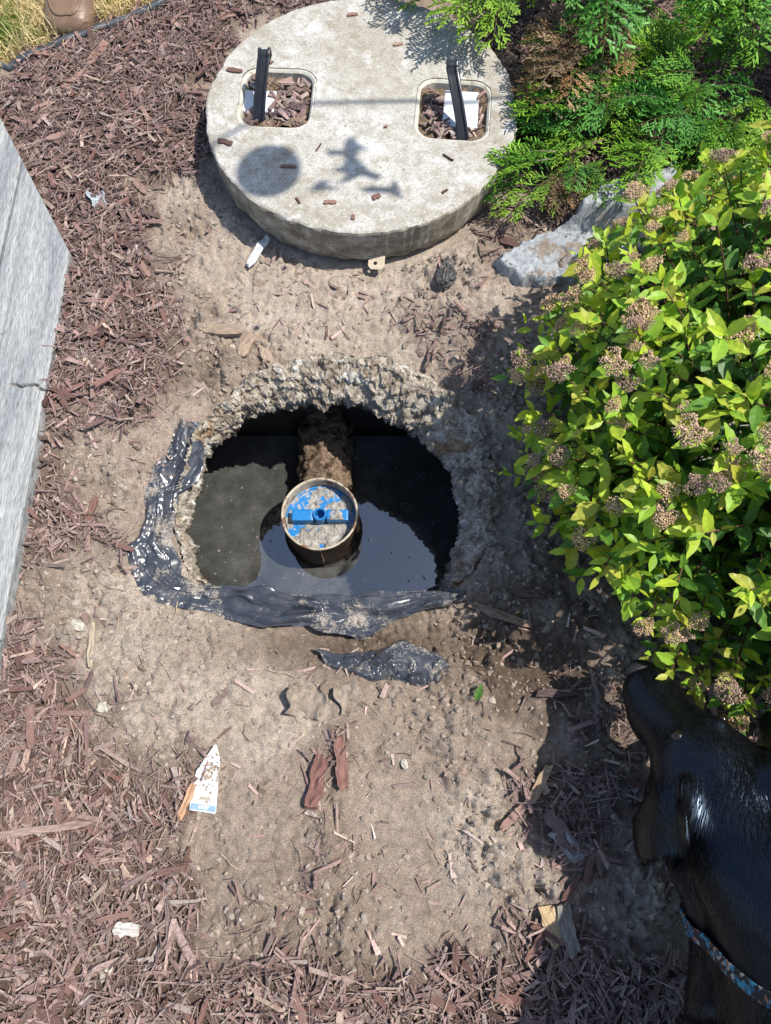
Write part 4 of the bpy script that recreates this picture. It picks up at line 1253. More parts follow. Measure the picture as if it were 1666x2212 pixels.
def proj_px(p):
    q = p - CAM_POS
    fw = np.array([0, math.cos(PITCH), -math.sin(PITCH)]); up = np.array([0, math.sin(PITCH), math.cos(PITCH)])
    dd = q @ fw
    return np.stack([385.5 + 742 * q[:, 0] / dd, 512 - 742 * (q @ up) / dd], 1), dd


def make_shoots(tips, base_c, rg, nleaf=(14, 21), lsize=0.0385, young=0.8, spread=0.12, start=0.35):
    """list of (stem points) and leaf records (pos, frame, length, colour class)"""
    stems, leaves, ends = [], [], []
    for tp in tips:
        b = np.array([base_c[0] + rg.normal(0, spread), base_c[1] + rg.normal(0, spread), 0.0])
        b[:2] = b[:2] * 0.55 + tp[:2] * 0.45
        c1 = b + np.array([0, 0, tp[2] * 0.55]); c2 = tp * 0.75 + b * 0.25 + np.array([0, 0, tp[2] * 0.12])
        P = bez(b, c1, c2, tp, 16); stems.append(P)
        nl = rg.integers(*nleaf); ph0 = rg.random() * 6.28
        axis = P[-1] - P[-3]
        for k in range(nl):
            t = start + (1 - start) * ((k + 0.5) / nl) ** 0.85
            q = t * 15; i = min(int(q), 14); pos = P[i] + (P[i + 1] - P[i]) * (q - i); T = P[i + 1] - P[i]; T = T / np.linalg.norm(T)
            az = ph0 + k * 2.4
            s = np.cross(T, [0.3, 0.2, 0.9]); s /= np.linalg.norm(s); u = np.cross(T, s)
            rd = s * math.cos(az) + u * math.sin(az)
            d = rd * rg.uniform(.75, 1.1) + T * (0.35 + 0.55 * (t > .9)) + np.array([0, 0, 0.25 * rg.uniform(-.6, 1)])
            L = lsize * rg.uniform(.45, 1.4) * (0.62 if t > .95 else 1.0)
            top = tp[2] > 0 and t > 0.80
            r = rg.random()
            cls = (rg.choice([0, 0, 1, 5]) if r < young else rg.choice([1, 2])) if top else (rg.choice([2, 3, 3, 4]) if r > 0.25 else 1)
            upv = np.array([rg.normal(0, .25), rg.normal(0, .25), 1.0])
            leaves.append((pos, frame(d, upv), L, cls))
        ends.append((tp, axis / np.linalg.norm(axis)))
    return stems, leaves, ends


def place_leaves(leaves, root, n_single, leafmeshes, rg):
    """the largest visible leaves become objects, the rest one mass"""
    pos = np.array([l[0] for l in leaves]); D = np.array([l[1][:, 0] for l in leaves]); L = np.array([l[2] for l in leaves])
    buf = {}
    for s in (.15, .35, .55, .75, .95):
        P = pos + D * (L * s)[:, None]; px, dp = proj_px(P)
        for i in range(len(P)):
            u, v_ = px[i]
            if 0 <= u < 771 and 0 <= v_ < 1024:
                key = (int(u / 4), int(v_ / 4))
                if key not in buf or buf[key][0] > dp[i]: buf[key] = (dp[i], i)
    score = np.zeros(len(leaves))
    for dd, i in buf.values(): score[i] += 1
    score = score * L + rg.random(len(L)) * 1e-4
    single = set(np.argsort(-score)[:n_single].tolist())
    single = {i for i in single if score[i] > 0.01}
    S = Soup()
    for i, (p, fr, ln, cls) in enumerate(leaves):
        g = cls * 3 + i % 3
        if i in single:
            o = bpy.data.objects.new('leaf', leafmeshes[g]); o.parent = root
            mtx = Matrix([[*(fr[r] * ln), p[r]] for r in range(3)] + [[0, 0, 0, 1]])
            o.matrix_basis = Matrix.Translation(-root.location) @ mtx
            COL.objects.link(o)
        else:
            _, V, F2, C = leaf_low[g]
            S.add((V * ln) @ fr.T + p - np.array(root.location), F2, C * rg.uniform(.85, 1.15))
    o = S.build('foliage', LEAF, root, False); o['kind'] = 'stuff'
    return len(single)


leafmeshes = [mesh_data('leaf', V, F2, LEAF, C) for (_, V, F2, C) in leaf_geo]
rg = np.random.default_rng(44)
spirea = empty('spirea_bush', (0.80, 0.62, 0.0))
tag(spirea, 'yellow-green leafy spirea bush with dried brown flower heads overhanging the dug soil', 'bush')
# the crown: a low dome whose edge leans over the excavation
tips = []
C0 = np.array([0.84, 0.60])
while len(tips) < 900:
    a_ = rg.random() * 6.28; el = math.asin(rg.random() ** 0.85)
    dr = np.array([math.cos(a_) * math.cos(el), math.sin(a_) * math.cos(el), math.sin(el)])
    rx = 0.60 if dr[0] < 0 else 0.36
    ry = 0.59 if dr[1] > 0 else 0.54
    p = np.array([C0[0] + rx * dr[0], C0[1] + ry * dr[1], 0.12 + 0.45 * dr[2]])
    p[2] += 0.04 * noise2(np.array([p[0] * 6]), np.array([p[1] * 6]), 3)[0]
    p += rg.normal(0, 0.018, 3)
    if p[2] < 0.09: continue
    if p[0] < 0.42 and p[1] < 0.36 and p[2] < 0.2: continue
    tips.append(p)
# trailing shoots that hang over the front corner
for q in [(0.30, 0.36, .17), (0.33, .33, .15), (.36, .36, .22), (.42, .31, .19), (.46, .28, .16), (.52, .25, .20), (.56, .22, .14), (.50, .19, .10), (.57, .18, .13), (.47, .22, .08), (.62, .16, .16), (.60, .13, .10), (.54, .15, .08), (.66, .2, .22), (.26, .52, .17), (.25, .60, .20), (.27, .45, .14), (.23, .70, .26)]:
    tips.append(np.array(q) + rg.normal(0, .008, 3))
stems, leaves, ends = make_shoots(tips, C0, rg)
ns_ = place_leaves(leaves, spirea, 300, leafmeshes, rg)
S = Soup()
for P in stems:
    v, F2 = tube(P[::2] - np.array(spirea.location), np.linspace(.0026, .0011, 8), 5, cap=False); S.add(v, F2, np.array([.10, .055, .035]) * rg.uniform(.7, 1.5))
o = S.build('woody_stems', STEM, spirea, True); o['kind'] = 'stuff'


def flower_mesh(seed, base):
    rg = np.random.default_rng(seed); n = 420
    r_ = np.sqrt(rg.random(n)); a_ = rg.random(n) * 6.28
    cen = np.stack([r_ * np.cos(a_) * (1 + .3 * np.sin(2 * a_ + seed)), r_ * np.sin(a_), 0.30 * (1 - r_ ** 2) + rg.normal(0, .13, n)], 1)
    cen[:, :2] *= (1 + .35 * noise2(np.cos(a_) * 2 + seed, np.sin(a_) * 2, seed))[:, None]
    s = 1 + 0.45 * (rg.random((n, 12)) * 2 - 1)
    sz = rg.uniform(.035, .08, n)
    v = (ICO[None] * s[..., None] * sz[:, None, None] + cen[:, None]).reshape(-1, 3)
    f = (ICOF[None] + (np.arange(n) * 12)[:, None, None]).reshape(-1, 3)
    c = np.repeat(np.array(base) * rg.uniform(.55, 1.5, (n, 1)), 12, 0)
    S = Soup(); S.add(v, f, c)
    for i in range(14):
        v2, F2 = tube([(0, 0, -.55), cen[i * 29] * np.array([.5, .5, .3]) - np.array([0, 0, .2]), cen[i * 29]], [.03, .02, .015], 4, cap=False); S.add(v2, F2, np.array([.10, .06, .035]))
    return S.data('flower_head', FLOW)


flowers = [flower_mesh(i, b) for i, b in enumerate([(0.52, 0.36, 0.22), (0.42, 0.29, 0.22), (0.55, 0.39, 0.23), (0.34, 0.235, 0.18), (0.48, 0.34, 0.23)])]
fl = [e for e in ends if rg.random() < 0.36]
for tp, ax in fl:
    ax = ax + np.array([0, 0, 0.8]); fr = frame(np.array([1, 0.2, 0]) - ax * (ax[0] + .2 * ax[1]) / (ax @ ax), ax / np.linalg.norm(ax))
    s = 0.010 + 0.012 * rg.random()
    o = bpy.data.objects.new('flower_head', flowers[rg.integers(5)]); o.parent = spirea
    p = tp + np.array([0, 0, 0.008])
    o.matrix_basis = Matrix.Translation(-spirea.location) @ Matrix([[*(fr[r] * s), p[r]] for r in range(3)] + [[0, 0, 0, 1]])
    COL.objects.link(o)
# grey dead twigs inside the bush
S = Soup()
for i in range(60):
    b = np.array([0.62, 0.50, 0.40]) + rg.normal(0, (.05, .055, .03)); d = np.array([rg.normal(-.2, .7), rg.normal(.2, .7), rg.uniform(0, .8)]); d /= np.linalg.norm(d)
    e = b + d * rg.uniform(.02, .075); m_ = (b + e) / 2 + rg.normal(0, .006, 3)
    v, F2 = tube(np.array([b, m_, e]) - np.array(spirea.location), [.0012, .001, .0007], 4); S.add(v, F2, np.array([.42, .40, .40]) * rg.uniform(.5, 1.2))
    nb = 5
    cen = e + rg.normal(0, .006, (nb, 3)) - np.array(spirea.location)
    v, f, c = blobs(cen, rg.uniform(.0013, .0026, nb), np.tile([.24, .19, .17], (nb, 1))); S.add(v, f, c)
o = S.build('dead_twigs', STEM, spirea); o['kind'] = 'stuff'; o['label'] = 'tangle of grey dead twigs'

# unseen taller shrub added at the right to shade dog and bed corner
rg = np.random.default_rng(46)
shrub = empty('shade_shrub', (1.32, -0.22, 0.0)); tag(shrub, 'unseen tall leafy shrub added to shade the dog', 'shrub')
tips = []
while len(tips) < 330:
    d = rg.normal(0, 1, 3); d /= np.linalg.norm(d)
    if d[2] < -0.75: continue
    tips.append(np.array([1.32, -0.20, 0.68]) + d * np.array([.46, .52, .52]) * rg.uniform(.7, 1.0))
stems, leaves, ends = make_shoots(tips, (1.32, -0.2), rg, (16, 24), 0.062, .4, .06, .3)
S = Soup()
for i, (p, fr, ln, cls) in enumerate(leaves):
    _, V, F2, C = leaf_low[cls * 3 + i % 3]; S.add((V * ln) @ fr.T + p - np.array(shrub.location), F2, C)
o = S.build('crown', LEAF, shrub)
S = Soup()
for P in stems:
    v, F2 = tube(P[::2] - np.array(shrub.location), np.linspace(.006, .0015, 8), 5, cap=False); S.add(v, F2, np.array([.10, .06, .04]))
S.build('branches', STEM, shrub, True)


# ------------------------------------------------------------------ junipers
def spray_mesh(seed, col, tipc, n_side=13, droop=0.22):
    rg = np.random.default_rng(seed); S = Soup()
    def twig(p0, d, L, r0, c):
        d = d / np.linalg.norm(d)
        p1 = p0 + d * L * .5 + rg.normal(0, .02 * L, 3); p2 = p0 + d * L + np.array([0, 0, -.05 * L]) + rg.normal(0, .04 * L, 3)
        v, F2 = tube([p0, p1, p2], [r0, r0 * 1.05, r0 * .45], 3, up=(.1, .2, .95), cap=False); S.add(v, F2, c)
        return p1, p2
    ax = bez((0, 0, 0), (.33, rg.normal(0, .03), .06), (.66, rg.normal(0, .05), .03), (1, rg.normal(0, .06), -droop), 14)
    v, F2 = tube(ax, np.linspace(.012, .006, 14), 4, cap=False); S.add(v, F2, np.array([.10, .075, .03]))
    for i in range(n_side):
        t = .08 + .9 * i / n_side
        q = t * 13; k = min(int(q), 12); p = ax[k] + (ax[k + 1] - ax[k]) * (q - k); T = ax[k + 1] - ax[k]; T /= np.linalg.norm(T)
        sgn = 1 if i % 2 else -1
        L = (.42 * (1 - t) ** .7 + .13) * rg.uniform(.8, 1.2)
        d = T * .85 + np.array([0, sgn * .75, rg.uniform(-.1, .35)])
        d /= np.linalg.norm(d)
        c = col * (1 - t) + tipc * t
        e = p + d * L + np.array([0, 0, -.04 * L])
        v, F2 = tube([p, (p + e) / 2 + np.array([0, 0, .04 * L]), e], [.008, .008, .0045], 3, cap=False); S.add(v, F2, c * .85)
        nsub = max(3, int(L * 22))
        for j in range(nsub):
            s = .18 + .82 * j / nsub; b = p + (e - p) * s + np.array([0, 0, .03 * L * math.sin(s * 3.14)])
            s2 = 1 if j % 2 else -1
            dd = d * .9 + np.cross(d, [0, 0, 1]) * s2 * .65 + np.array([0, 0, rg.uniform(-.1, .45)])
            cc = (c * (1 - s) + tipc * s) * rg.uniform(.8, 1.2)
            m1, m2 = twig(b, dd, rg.uniform(.07, .15) * (1.1 - .4 * s), .0125, cc)
            if rg.random() < .75: twig(m1, dd + np.cross(dd, [0, 0, 1]) * rg.choice([-.6, .6]) + rg.normal(0, .2, 3), rg.uniform(.05, .09), .0115, cc * 1.08)
    return S


GREENS = [((.055, .175, .030), (.19, .40, .045)), ((.07, .20, .032), (.28, .50, .05)), ((.042, .15, .042), (.12, .33, .055)), ((.075, .21, .036), (.33, .52, .06))]
BROWN = [((.20, .11, .055), (.40, .23, .11)), ((.17, .11, .07), (.33, .23, .14))]
sprays = [spray_mesh(200 + i, np.array(a_), np.array(b_)) for i, (a_, b_) in enumerate(GREENS * 2)]
sprays_b = [spray_mesh(300 + i, np.array(a_), np.array(b_), 10, .35) for i, (a_, b_) in enumerate(BROWN * 2)]
spray_me = [s.data('spray', JUN) for s in sprays]; spray_bme = [s.data('spray', JUN) for s in sprays_b]


def juniper(name, label, root_loc, recs, branches, n_single):
    root = empty(name, root_loc); tag(root, label, 'juniper')
    RL = np.array(root_loc)
    for P in branches:
        v, F2 = tube(np.array(P) - RL, np.linspace(.010, .003, len(P)), 6)
        build('branch', v, F2, STEM, root, np.tile([.13, .085, .055], (len(v), 1)), True)
    pos = np.array([r[0] for r in recs]); px, dp = proj_px(pos)
    inside = (px[:, 0] > -40) & (px[:, 0] < 811) & (px[:, 1] > -60)
    order = np.argsort(np.where(inside, 0, 10) - pos[:, 2])
    S = Soup()
    for c_, i in enumerate(order):
        p, d, L, var, br = recs[i]
        fr = frame(d, np.array([rg.normal(0, .25), rg.normal(0, .25), 1.0]))
        if c_ < n_single:
            o = bpy.data.objects.new('spray', (spray_bme if br else spray_me)[var % (4 if br else 8)]); o.parent = root
            o.matrix_basis = Matrix.Translation(-root.location) @ Matrix([[*(fr[r] * L), p[r]] for r in range(3)] + [[0, 0, 0, 1]])
            COL.objects.link(o)
        else:
            s_ = (sprays_b if br else sprays)[var % (4 if br else 8)]
            S.add((np.concatenate(s_.v) * L) @ fr.T + p - RL, [np.concatenate(a) for a in s_.f.values()], np.concatenate(s_.c))
    if S.n:
        o = S.build('foliage', JUN, root); o['kind'] = 'stuff'
    return root


rg = np.random.default_rng(91)


def tier(n, box, zfun, dirc, spread, Lr, brown=None, per=5):
    """sprays in fanned clusters with gaps between"""
    out = []
    while len(out) < n:
        x = rg.uniform(box[0], box[1]); y = rg.uniform(box[2], box[3])
        z = zfun(x, y)
        if z is None: continue
        z = z * rg.uniform(.55, 1.05)
        a0 = dirc(x, y) + rg.normal(0, spread); tone = int(rg.integers(4)); br = brown(x, y, z) if brown else False
        for q in range(per):
            a_ = a0 + (q - per / 2 + .5) * .33 + rg.normal(0, .12)
            d = np.array([math.cos(a_), math.sin(a_), rg.uniform(-.15, .45)])
            off = d * rg.uniform(0, .03) + np.array([0, 0, rg.uniform(-.012, .012)])
            out.append((np.array([x, y, z]) + off, d, rg.uniform(*Lr) * (1 - .12 * abs(q - per / 2 + .5)), (tone + (4 if rg.random() < .5 else 0)) if rg.random() < .75 else int(rg.integers(8)), br))
    return out


# front juniper: a low mound spreading left towards the lid and forward towards the rock
def z_front(x, y):
    u = (x - 0.63) / 0.25; v_ = (y - 1.46) / 0.14
    q = 1 - u * u - v_ * v_
    if q < 0: return None
    return 0.06 + 0.13 * q ** 0.5


recs = tier(115, (0.30, 0.90, 1.30, 1.62), z_front, lambda x, y: math.atan2(y - 1.62, x - 0.80) * 0.5 + math.pi * 0.5 * 1.05 if False else math.atan2((y - 1.52) * 1.0 - 0.02, x - 0.85), .5, (.11, .17))
recs += tier(15, (0.30, 0.43, 1.28, 1.33), lambda x, y: .09, lambda x, y: -math.pi * .62, .5, (.08, .13), lambda x, y, z: rg.random() < .55)
recs += [(np.array([.36, 1.29, .13]), np.array([-1, -.20, -.1]), .16, 1, False), (np.array([.38, 1.32, .12]), np.array([-1, -.05, 0]), .15, 0, False), (np.array([.38, 1.27, .10]), np.array([-.8, -.5, -.1]), .13, 3, False), (np.array([.44, 1.41, .15]), np.array([-1, .05, .1]), .15, 1, False), (np.array([.46, 1.45, .15]), np.array([-1, .15, .1]), .15, 3, False)]
br_ = [bez((.85, 1.6, .0), (.75, 1.55, .12), (.55, 1.5, .16), (.36, 1.47, .15), 10), bez((.85, 1.58, 0), (.78, 1.5, .1), (.6, 1.4, .14), (.40, 1.32, .11), 10), bez((.85, 1.55, 0), (.85, 1.48, .1), (.72, 1.38, .16), (.60, 1.3, .12), 10)]
juniper('juniper_shrub', 'low green juniper mound spreading between the lid and the rock', (0.85, 1.58, 0.0), recs, br_, 182)


# back juniper: taller, along the top of the picture, with a brown dead patch low at its left side
def z_back(x, y):
    u = (x - 0.90) / 0.85; v_ = (y - 2.05) / 0.47
    q = 1 - u * u - v_ * v_
    if q < 0: return None
    return 0.20 + 0.20 * q ** 0.5


recs = tier(265, (0.05, 1.5, 1.58, 2.4), z_back, lambda x, y: math.atan2(y - 2.12, (x - 0.95) * .6), .5, (.14, .22), lambda x, y, z: (x < .36 and y < 1.68 and rg.random() < .7))
recs += tier(35, (0.36, 0.62, 1.50, 1.58), lambda x, y: .21, lambda x, y: math.pi * 1.1, .6, (.10, .16), lambda x, y, z: True)
recs += tier(45, (0.45, 1.2, 1.52, 1.85), lambda x, y: .09, lambda x, y: -math.pi * .55, .9, (.11, .17))
recs += tier(60, (0.78, 1.25, 1.38, 1.75), lambda x, y: .12 + .10 * (x - .78), lambda x, y: -math.pi * .6, .5, (.10, .16))
br_ = [bez((.9, 2.1, 0), (.7, 2.05, .2), (.45, 1.9, .2), (.22, 1.75, .12), 10), bez((.9, 2.1, 0), (.8, 1.95, .2), (.6, 1.8, .2), (.45, 1.66, .12), 10), bez((.95, 2.1, 0), (1.0, 1.9, .25), (.95, 1.7, .3), (.88, 1.5, .22), 10), bez((.9, 2.1, 0), (.9, 2.0, .25), (.8, 1.85, .35), (.7, 1.75, .3), 10)]
juniper('juniper_shrub', 'taller juniper along the top edge with bright green tips and a brown dead patch', (0.92, 2.12, 0.0), recs, br_, 300)

# ------------------------------------------------------------------ the dog
dog = empty('black_dog', (0.55, -0.6, 0.0))
tag(dog, 'black short-haired dog sniffing at the bush, wearing a patterned collar', 'dog')
DL = np.array([0.55, -0.6, 0.0])
S = Soup()


def part(pts, rad, up=(0, 0, 1), sides=20):
    """resample smoothly and add a closed tube"""
    P = np.array(pts, float); Rr = np.array([r if hasattr(r, '__len__') else (r, r) for r in rad], float)
    k = len(P); t = np.linspace(0, k - 1, (k - 1) * 5 + 1)
    def cr(A):
        A = np.vstack([2 * A[0] - A[1], A, 2 * A[-1] - A[-2]])
        i = np.minimum(t.astype(int), k - 2); f = (t - i)[:, None]; p0, p1, p2, p3 = A[i], A[i + 1], A[i + 2], A[i + 3]
        return 0.5 * (2 * p1 + (p2 - p0) * f + (2 * p0 - 5 * p1 + 4 * p2 - p3) * f ** 2 + (3 * p1 - p0 - 3 * p2 + p3) * f ** 3)
    v, F2 = tube(cr(P), np.maximum(cr(Rr), .003), sides, up); S.add(v, F2)


# spine: muzzle, skull, neck, trunk
part([(.424, .172, .150), (.427, .160, .156), (.433, .132, .166), (.443, .098, .184), (.456, .066, .208), (.470, .030, .228), (.487, -.010, .236), (.505, -.055, .238), (.520, -.105, .244), (.533, -.165, .262), (.542, -.23, .292), (.548, -.31, .335), (.555, -.42, .385), (.56, -.56, .42), (.565, -.75, .44), (.57, -.93, .455), (.57, -1.05, .46), (.57, -1.10, .455)],
     [(.020, .015), (.039, .028), (.048, .035), (.050, .040), (.058, .049), (.080, .062), (.090, .070), (.088, .074), (.090, .084), (.096, .094), (.112, .108), (.135, .135), (.155, .17), (.16, .18), (.14, .165), (.12, .13), (.09, .10), (.04, .05)])
part([(.423, .160, .134), (.430, .125, .142), (.442, .08, .160), (.458, .03, .185)], [(.018, .012), (.026, .016), (.032, .020), (.045, .03)])          # lower jaw and lips
part([(.404, .140, .148), (.404, .105, .156), (.412, .065, .172)], [.010, .015, .014]); part([(.462, .160, .150), (.473, .128, .158), (.482, .09, .175)], [.010, .015, .014])
part([(.428, .045, .242), (.440, .060, .256), (.452, .068, .252)], [.014, .017, .014]); part([(.478, .082, .250), (.492, .078, .256), (.503, .065, .244)], [.014, .017, .014])   # brows
part([(.430, .02, .205), (.422, -.02, .200), (.428, -.06, .195)], [.022, .030, .026]); part([(.53, .035, .205), (.545, .0, .2), (.552, -.04, .2)], [.022, .030, .026])          # cheeks
part([(.46, -.05, .19), (.462, -.10, .188), (.472, -.16, .205), (.470, -.22, .225), (.452, -.30, .26)], [.035, .046, .044, .046, .06])        # loose throat skin
# ears
part([(.466, -.028, .275), (.440, -.034, .285), (.410, -.044, .276), (.388, -.058, .246), (.377, -.082, .205), (.386, -.104, .176)], [(.040, .016), (.050, .014), (.052, .011), (.048, .0095), (.036, .009), (.014, .007)], up=(1, .25, .4))
part([(.508, .006, .272), (.530, .018, .286), (.556, .034, .284), (.578, .055, .258), (.590, .078, .222), (.588, .095, .195)], [(.036, .016), (.042, .014), (.048, .010), (.046, .009), (.034, .0085), (.014, .007)], up=(-1, .3, .4))
# legs: front pair below the shoulder, hind pair with the hock pointing back
for sx_ in (-1, 1):
    bx = .56 + sx_ * .095
    part([(bx, -.44, .36), (bx + sx_ * .01, -.43, .25), (bx + sx_ * .01, -.43, .16), (bx + sx_ * .008, -.42, .08), (bx + sx_ * .008, -.41, .03), (bx + sx_ * .008, -.375, .018)], [(.07, .085), (.042, .045), (.030, .032), (.025, .026), (.028, .03), (.028, .018)], up=(0, 1, 0))
    part([(bx - sx_ * .01, -.95, .40), (bx, -.90, .28), (bx, -.96, .19), (bx, -1.02, .14), (bx, -1.00, .06), (bx, -.98, .025), (bx, -.945, .018)], [(.075, .10), (.055, .065), (.035, .04), (.026, .03), (.024, .026), (.027, .028), (.027, .017)], up=(0, 1, 0))
part([(.57, -1.08, .48), (.58, -1.18, .46), (.6, -1.28, .40), (.62, -1.36, .36)], [.03, .024, .018, .008])
tmp = bpy.data.objects.new('dog_build', S.data('dog_build', None)); COL.objects.link(tmp)
md = tmp.modifiers.new('r', 'REMESH'); md.mode = 'VOXEL'; md.voxel_size = 0.0066
md = tmp.modifiers.new('s', 'SMOOTH'); md.factor = 0.5; md.iterations = 9
bpy.context.view_layer.update()
dg = bpy.context.evaluated_depsgraph_get()
me = bpy.data.meshes.new_from_object(tmp.evaluated_get(dg))
bpy.data.objects.remove(tmp, do_unlink=True)
nv_ = len(me.vertices); co = np.empty(nv_ * 3, np.float32); me.vertices.foreach_get('co', co); co = co.reshape(-1, 3).astype(float)
nl_ = len(me.polygons)
lp = np.empty(len(me.loops), np.int32); me.loops.foreach_get('vertex_index', lp)
lt = np.empty(nl_, np.int32); me.polygons.foreach_get('loop_total', lt)
ls = np.empty(nl_, np.int32); me.polygons.foreach_get('loop_start', ls)
quads = np.stack([lp[ls[lt == 4] + i] for i in range(4)], 1)
bpy.data.meshes.remove(me)
DOGM = M_simple('black_coat', (0.004, 0.004, 0.005), 0.42, 0.4, 0.3, 60, 0.3, 0.002, stint=(.45, .62, .9))
FURM = M_simple('black_fur', (0.004, 0.004, 0.0045), 0.27, 0.55, 0.3, 90, 0.0, 0.001, stint=(.50, .68, 1.0))
body = build('body', co - DL, quads, DOGM, dog, None, True)
# short coat lying back along the body
p0, p1, p2, p3 = co[quads[:, 0]], co[quads[:, 1]], co[quads[:, 2]], co[quads[:, 3]]
cen = (p0 + p1 + p2 + p3) / 4; nrm = np.cross(p2 - p0, p3 - p1); ar = np.linalg.norm(nrm, axis=1); nrm /= ar[:, None] + 1e-12
wgt = ar * np.where(cen[:, 1] > -0.40, 1.0, 0.18)
rg = np.random.default_rng(12); n = 165000
fi = rg.choice(len(cen), n, p=wgt / wgt.sum())
u1, u2 = rg.random((n, 1)), rg.random((n, 1))
P = (p0[fi] * (1 - u1) + p1[fi] * u1) * (1 - u2) + (p3[fi] * (1 - u1) + p2[fi] * u1) * u2
N_ = nrm[fi]
flow = np.tile(np.array([.12, -1.0, .12]), (n, 1)); flow[:, 0] += 0.9 * noise3(P[:, 0] * 9, P[:, 1] * 9, P[:, 2] * 9, 3); flow[:, 2] += 0.6 * noise3(P[:, 0] * 9, P[:, 1] * 9, P[:, 2] * 9, 5) - .25 * (N_[:, 2] < .3)
flow -= N_ * (flow * N_).sum(1)[:, None]; flow /= np.linalg.norm(flow, axis=1)[:, None] + 1e-9
face = sstep(-.02, .06, P[:, 1])[:, None]
near_c = np.abs((P - np.array([.535, -.186, .262])) @ (np.array([.02, -.94, -.30]) / .987))[:, None]
face = np.maximum(face, sstep(.035, .015, near_c))
Lh = (0.019 * (1 - face) + 0.005 * face) * rg.uniform(.5, 1.25, (n, 1))
Lh = Lh * np.where(N_[:, :1] < -.35, .45, 1.0)
side_ = np.cross(N_, flow) * 0.00042
lift = (0.26 + 0.34 * noise3(P[:, 0] * 30, P[:, 1] * 30, P[:, 2] * 30, 8) + .12 * rg.normal(0, 1, n))[:, None]
mid = P + flow * Lh * .5 + N_ * Lh * lift * .7; tip = P + flow * Lh + N_ * Lh * lift * .8
V = np.stack([P - side_ + N_ * .0003, P + side_ + N_ * .0003, tip], 1).reshape(-1, 3); i0 = np.arange(n) * 3
o = build('coat', V - DL, [np.stack([i0, i0 + 1, i0 + 2], 1)], FURM, dog, None, True); o['kind'] = 'stuff'
# nose pad and eyes
v = ICO.copy()
bm = bmesh.new(); bmesh.ops.create_icosphere(bm, subdivisions=3, radius=1); SPH = np.array([q.co[:] for q in bm.verts]); bm.verts.index_update(); SPHF = np.array([[q.index for q in p.verts] for p in bm.faces]); bm.free()
NOSEM = M_simple('nose_leather', (0.012, 0.012, 0.014), 0.5, 0.4, 0.3, 300, 0.5, 0.001)
vv = SPH * np.array([.029, .018, .019]); vv[:, 1] -= 0.006 * (np.abs(SPH[:, 0]) > .45) * (SPH[:, 2] < .3) * (SPH[:, 1] > .2)
build('nose', vv + np.array([.4235, .174, .152]) - DL, SPHF, NOSEM, dog, None, True)
EYE = M_simple('dark_eye', (0.012, 0.007, 0.004), 0.06, 0.6, 0.0)
bvh = BVHTree.FromPolygons([tuple(q) for q in co], [tuple(int(k) for k in q) for q in quads])
for ex_, ey_ in [(.4300, .0630), (.5020, .0880)]:
    hit = bvh.ray_cast(Vector((ex_, ey_, 1)), Vector((0, 0, -1)))[0]
    e = np.array(hit) - np.array([0, 0, .0050])
    build('eye', SPH * np.array([.0105, .0085, .0085]) + e - DL, SPHF, EYE, dog, None, True)
# collar
t = NT('patterned_webbing')
vo = t.n('TexVoronoi', Vector=t.n('TexCoord').outputs['Object'], Scale=170.0)
colr = t.ramp(t.n('SeparateColor', Color=vo.outputs['Color']).outputs[0], [(0.0, (.012, .012, .02)), (.40, (.015, .09, .17)), (.55, (.03, .20, .33)), (.68, (.20, .09, .06)), (.76, (.012, .012, .02)), (.92, (.28, .26, .24))], 'CONSTANT')
t.bsdf(Base_Color=colr, Roughness=0.8, Normal=t.bump(t.noise(700, 2), .4, .001))
WEB = t.m
cc = np.array([.535, -.196, .266]); axn = np.array([.06, -.94, -.26]); axn /= np.linalg.norm(axn)
sd_ = np.cross(axn, [0, 0, 1]); sd_ /= np.linalg.norm(sd_); uu = np.cross(sd_, axn)
V = []
for a_ in np.linspace(0, 2 * math.pi, 72, endpoint=False):
    out = sd_ * math.cos(a_) + uu * math.sin(a_)
    rad_ = max([(Vector(bvh.ray_cast(Vector(cc + out * .4 + axn * k_), Vector(-out))[0] or cc) - Vector(cc + axn * k_)).length for k_ in (-.012, 0, .012)])
    q = cc + out * (rad_ + .003)
    V += [q - axn * .0095, q - axn * .0095 + out * .0022, q + axn * .0095 + out * .0026, q + axn * .0095]
f = grid_faces(72, 4, True); cl = np.array([(i * 4 + 3, ((i + 1) % 72) * 4 + 3, ((i + 1) % 72) * 4, i * 4) for i in range(72)])
collar = build('collar', np.array(V) - DL, np.concatenate([f, cl]), WEB, dog, None, False)
collar['label'] = 'blue and orange patterned webbing collar'
for a0 in (2.35,):
    V = []
    for a_ in np.linspace(a0 - .13, a0 + .13, 10):
        out = sd_ * math.cos(a_) + uu * math.sin(a_)
        rad_ = max([(Vector(bvh.ray_cast(Vector(cc + out * .4 + axn * k_), Vector(-out))[0] or cc) - Vector(cc + axn * k_)).length for k_ in (-.012, 0, .012)])
        q = cc + out * (rad_ + .006)
        V += [q - axn * .0115, q - axn * .0115 + out * .004, q + axn * .0115 + out * .004, q + axn * .0115]
    f = grid_faces(10, 4); cl = np.array([(i * 4 + 3, (i + 1) * 4 + 3, (i + 1) * 4, i * 4) for i in range(9)])
    build('collar_loop', np.array(V) - DL, [np.concatenate([f, cl]), np.array([[3, 2, 1, 0], [36, 37, 38, 39]])], WEB, collar)

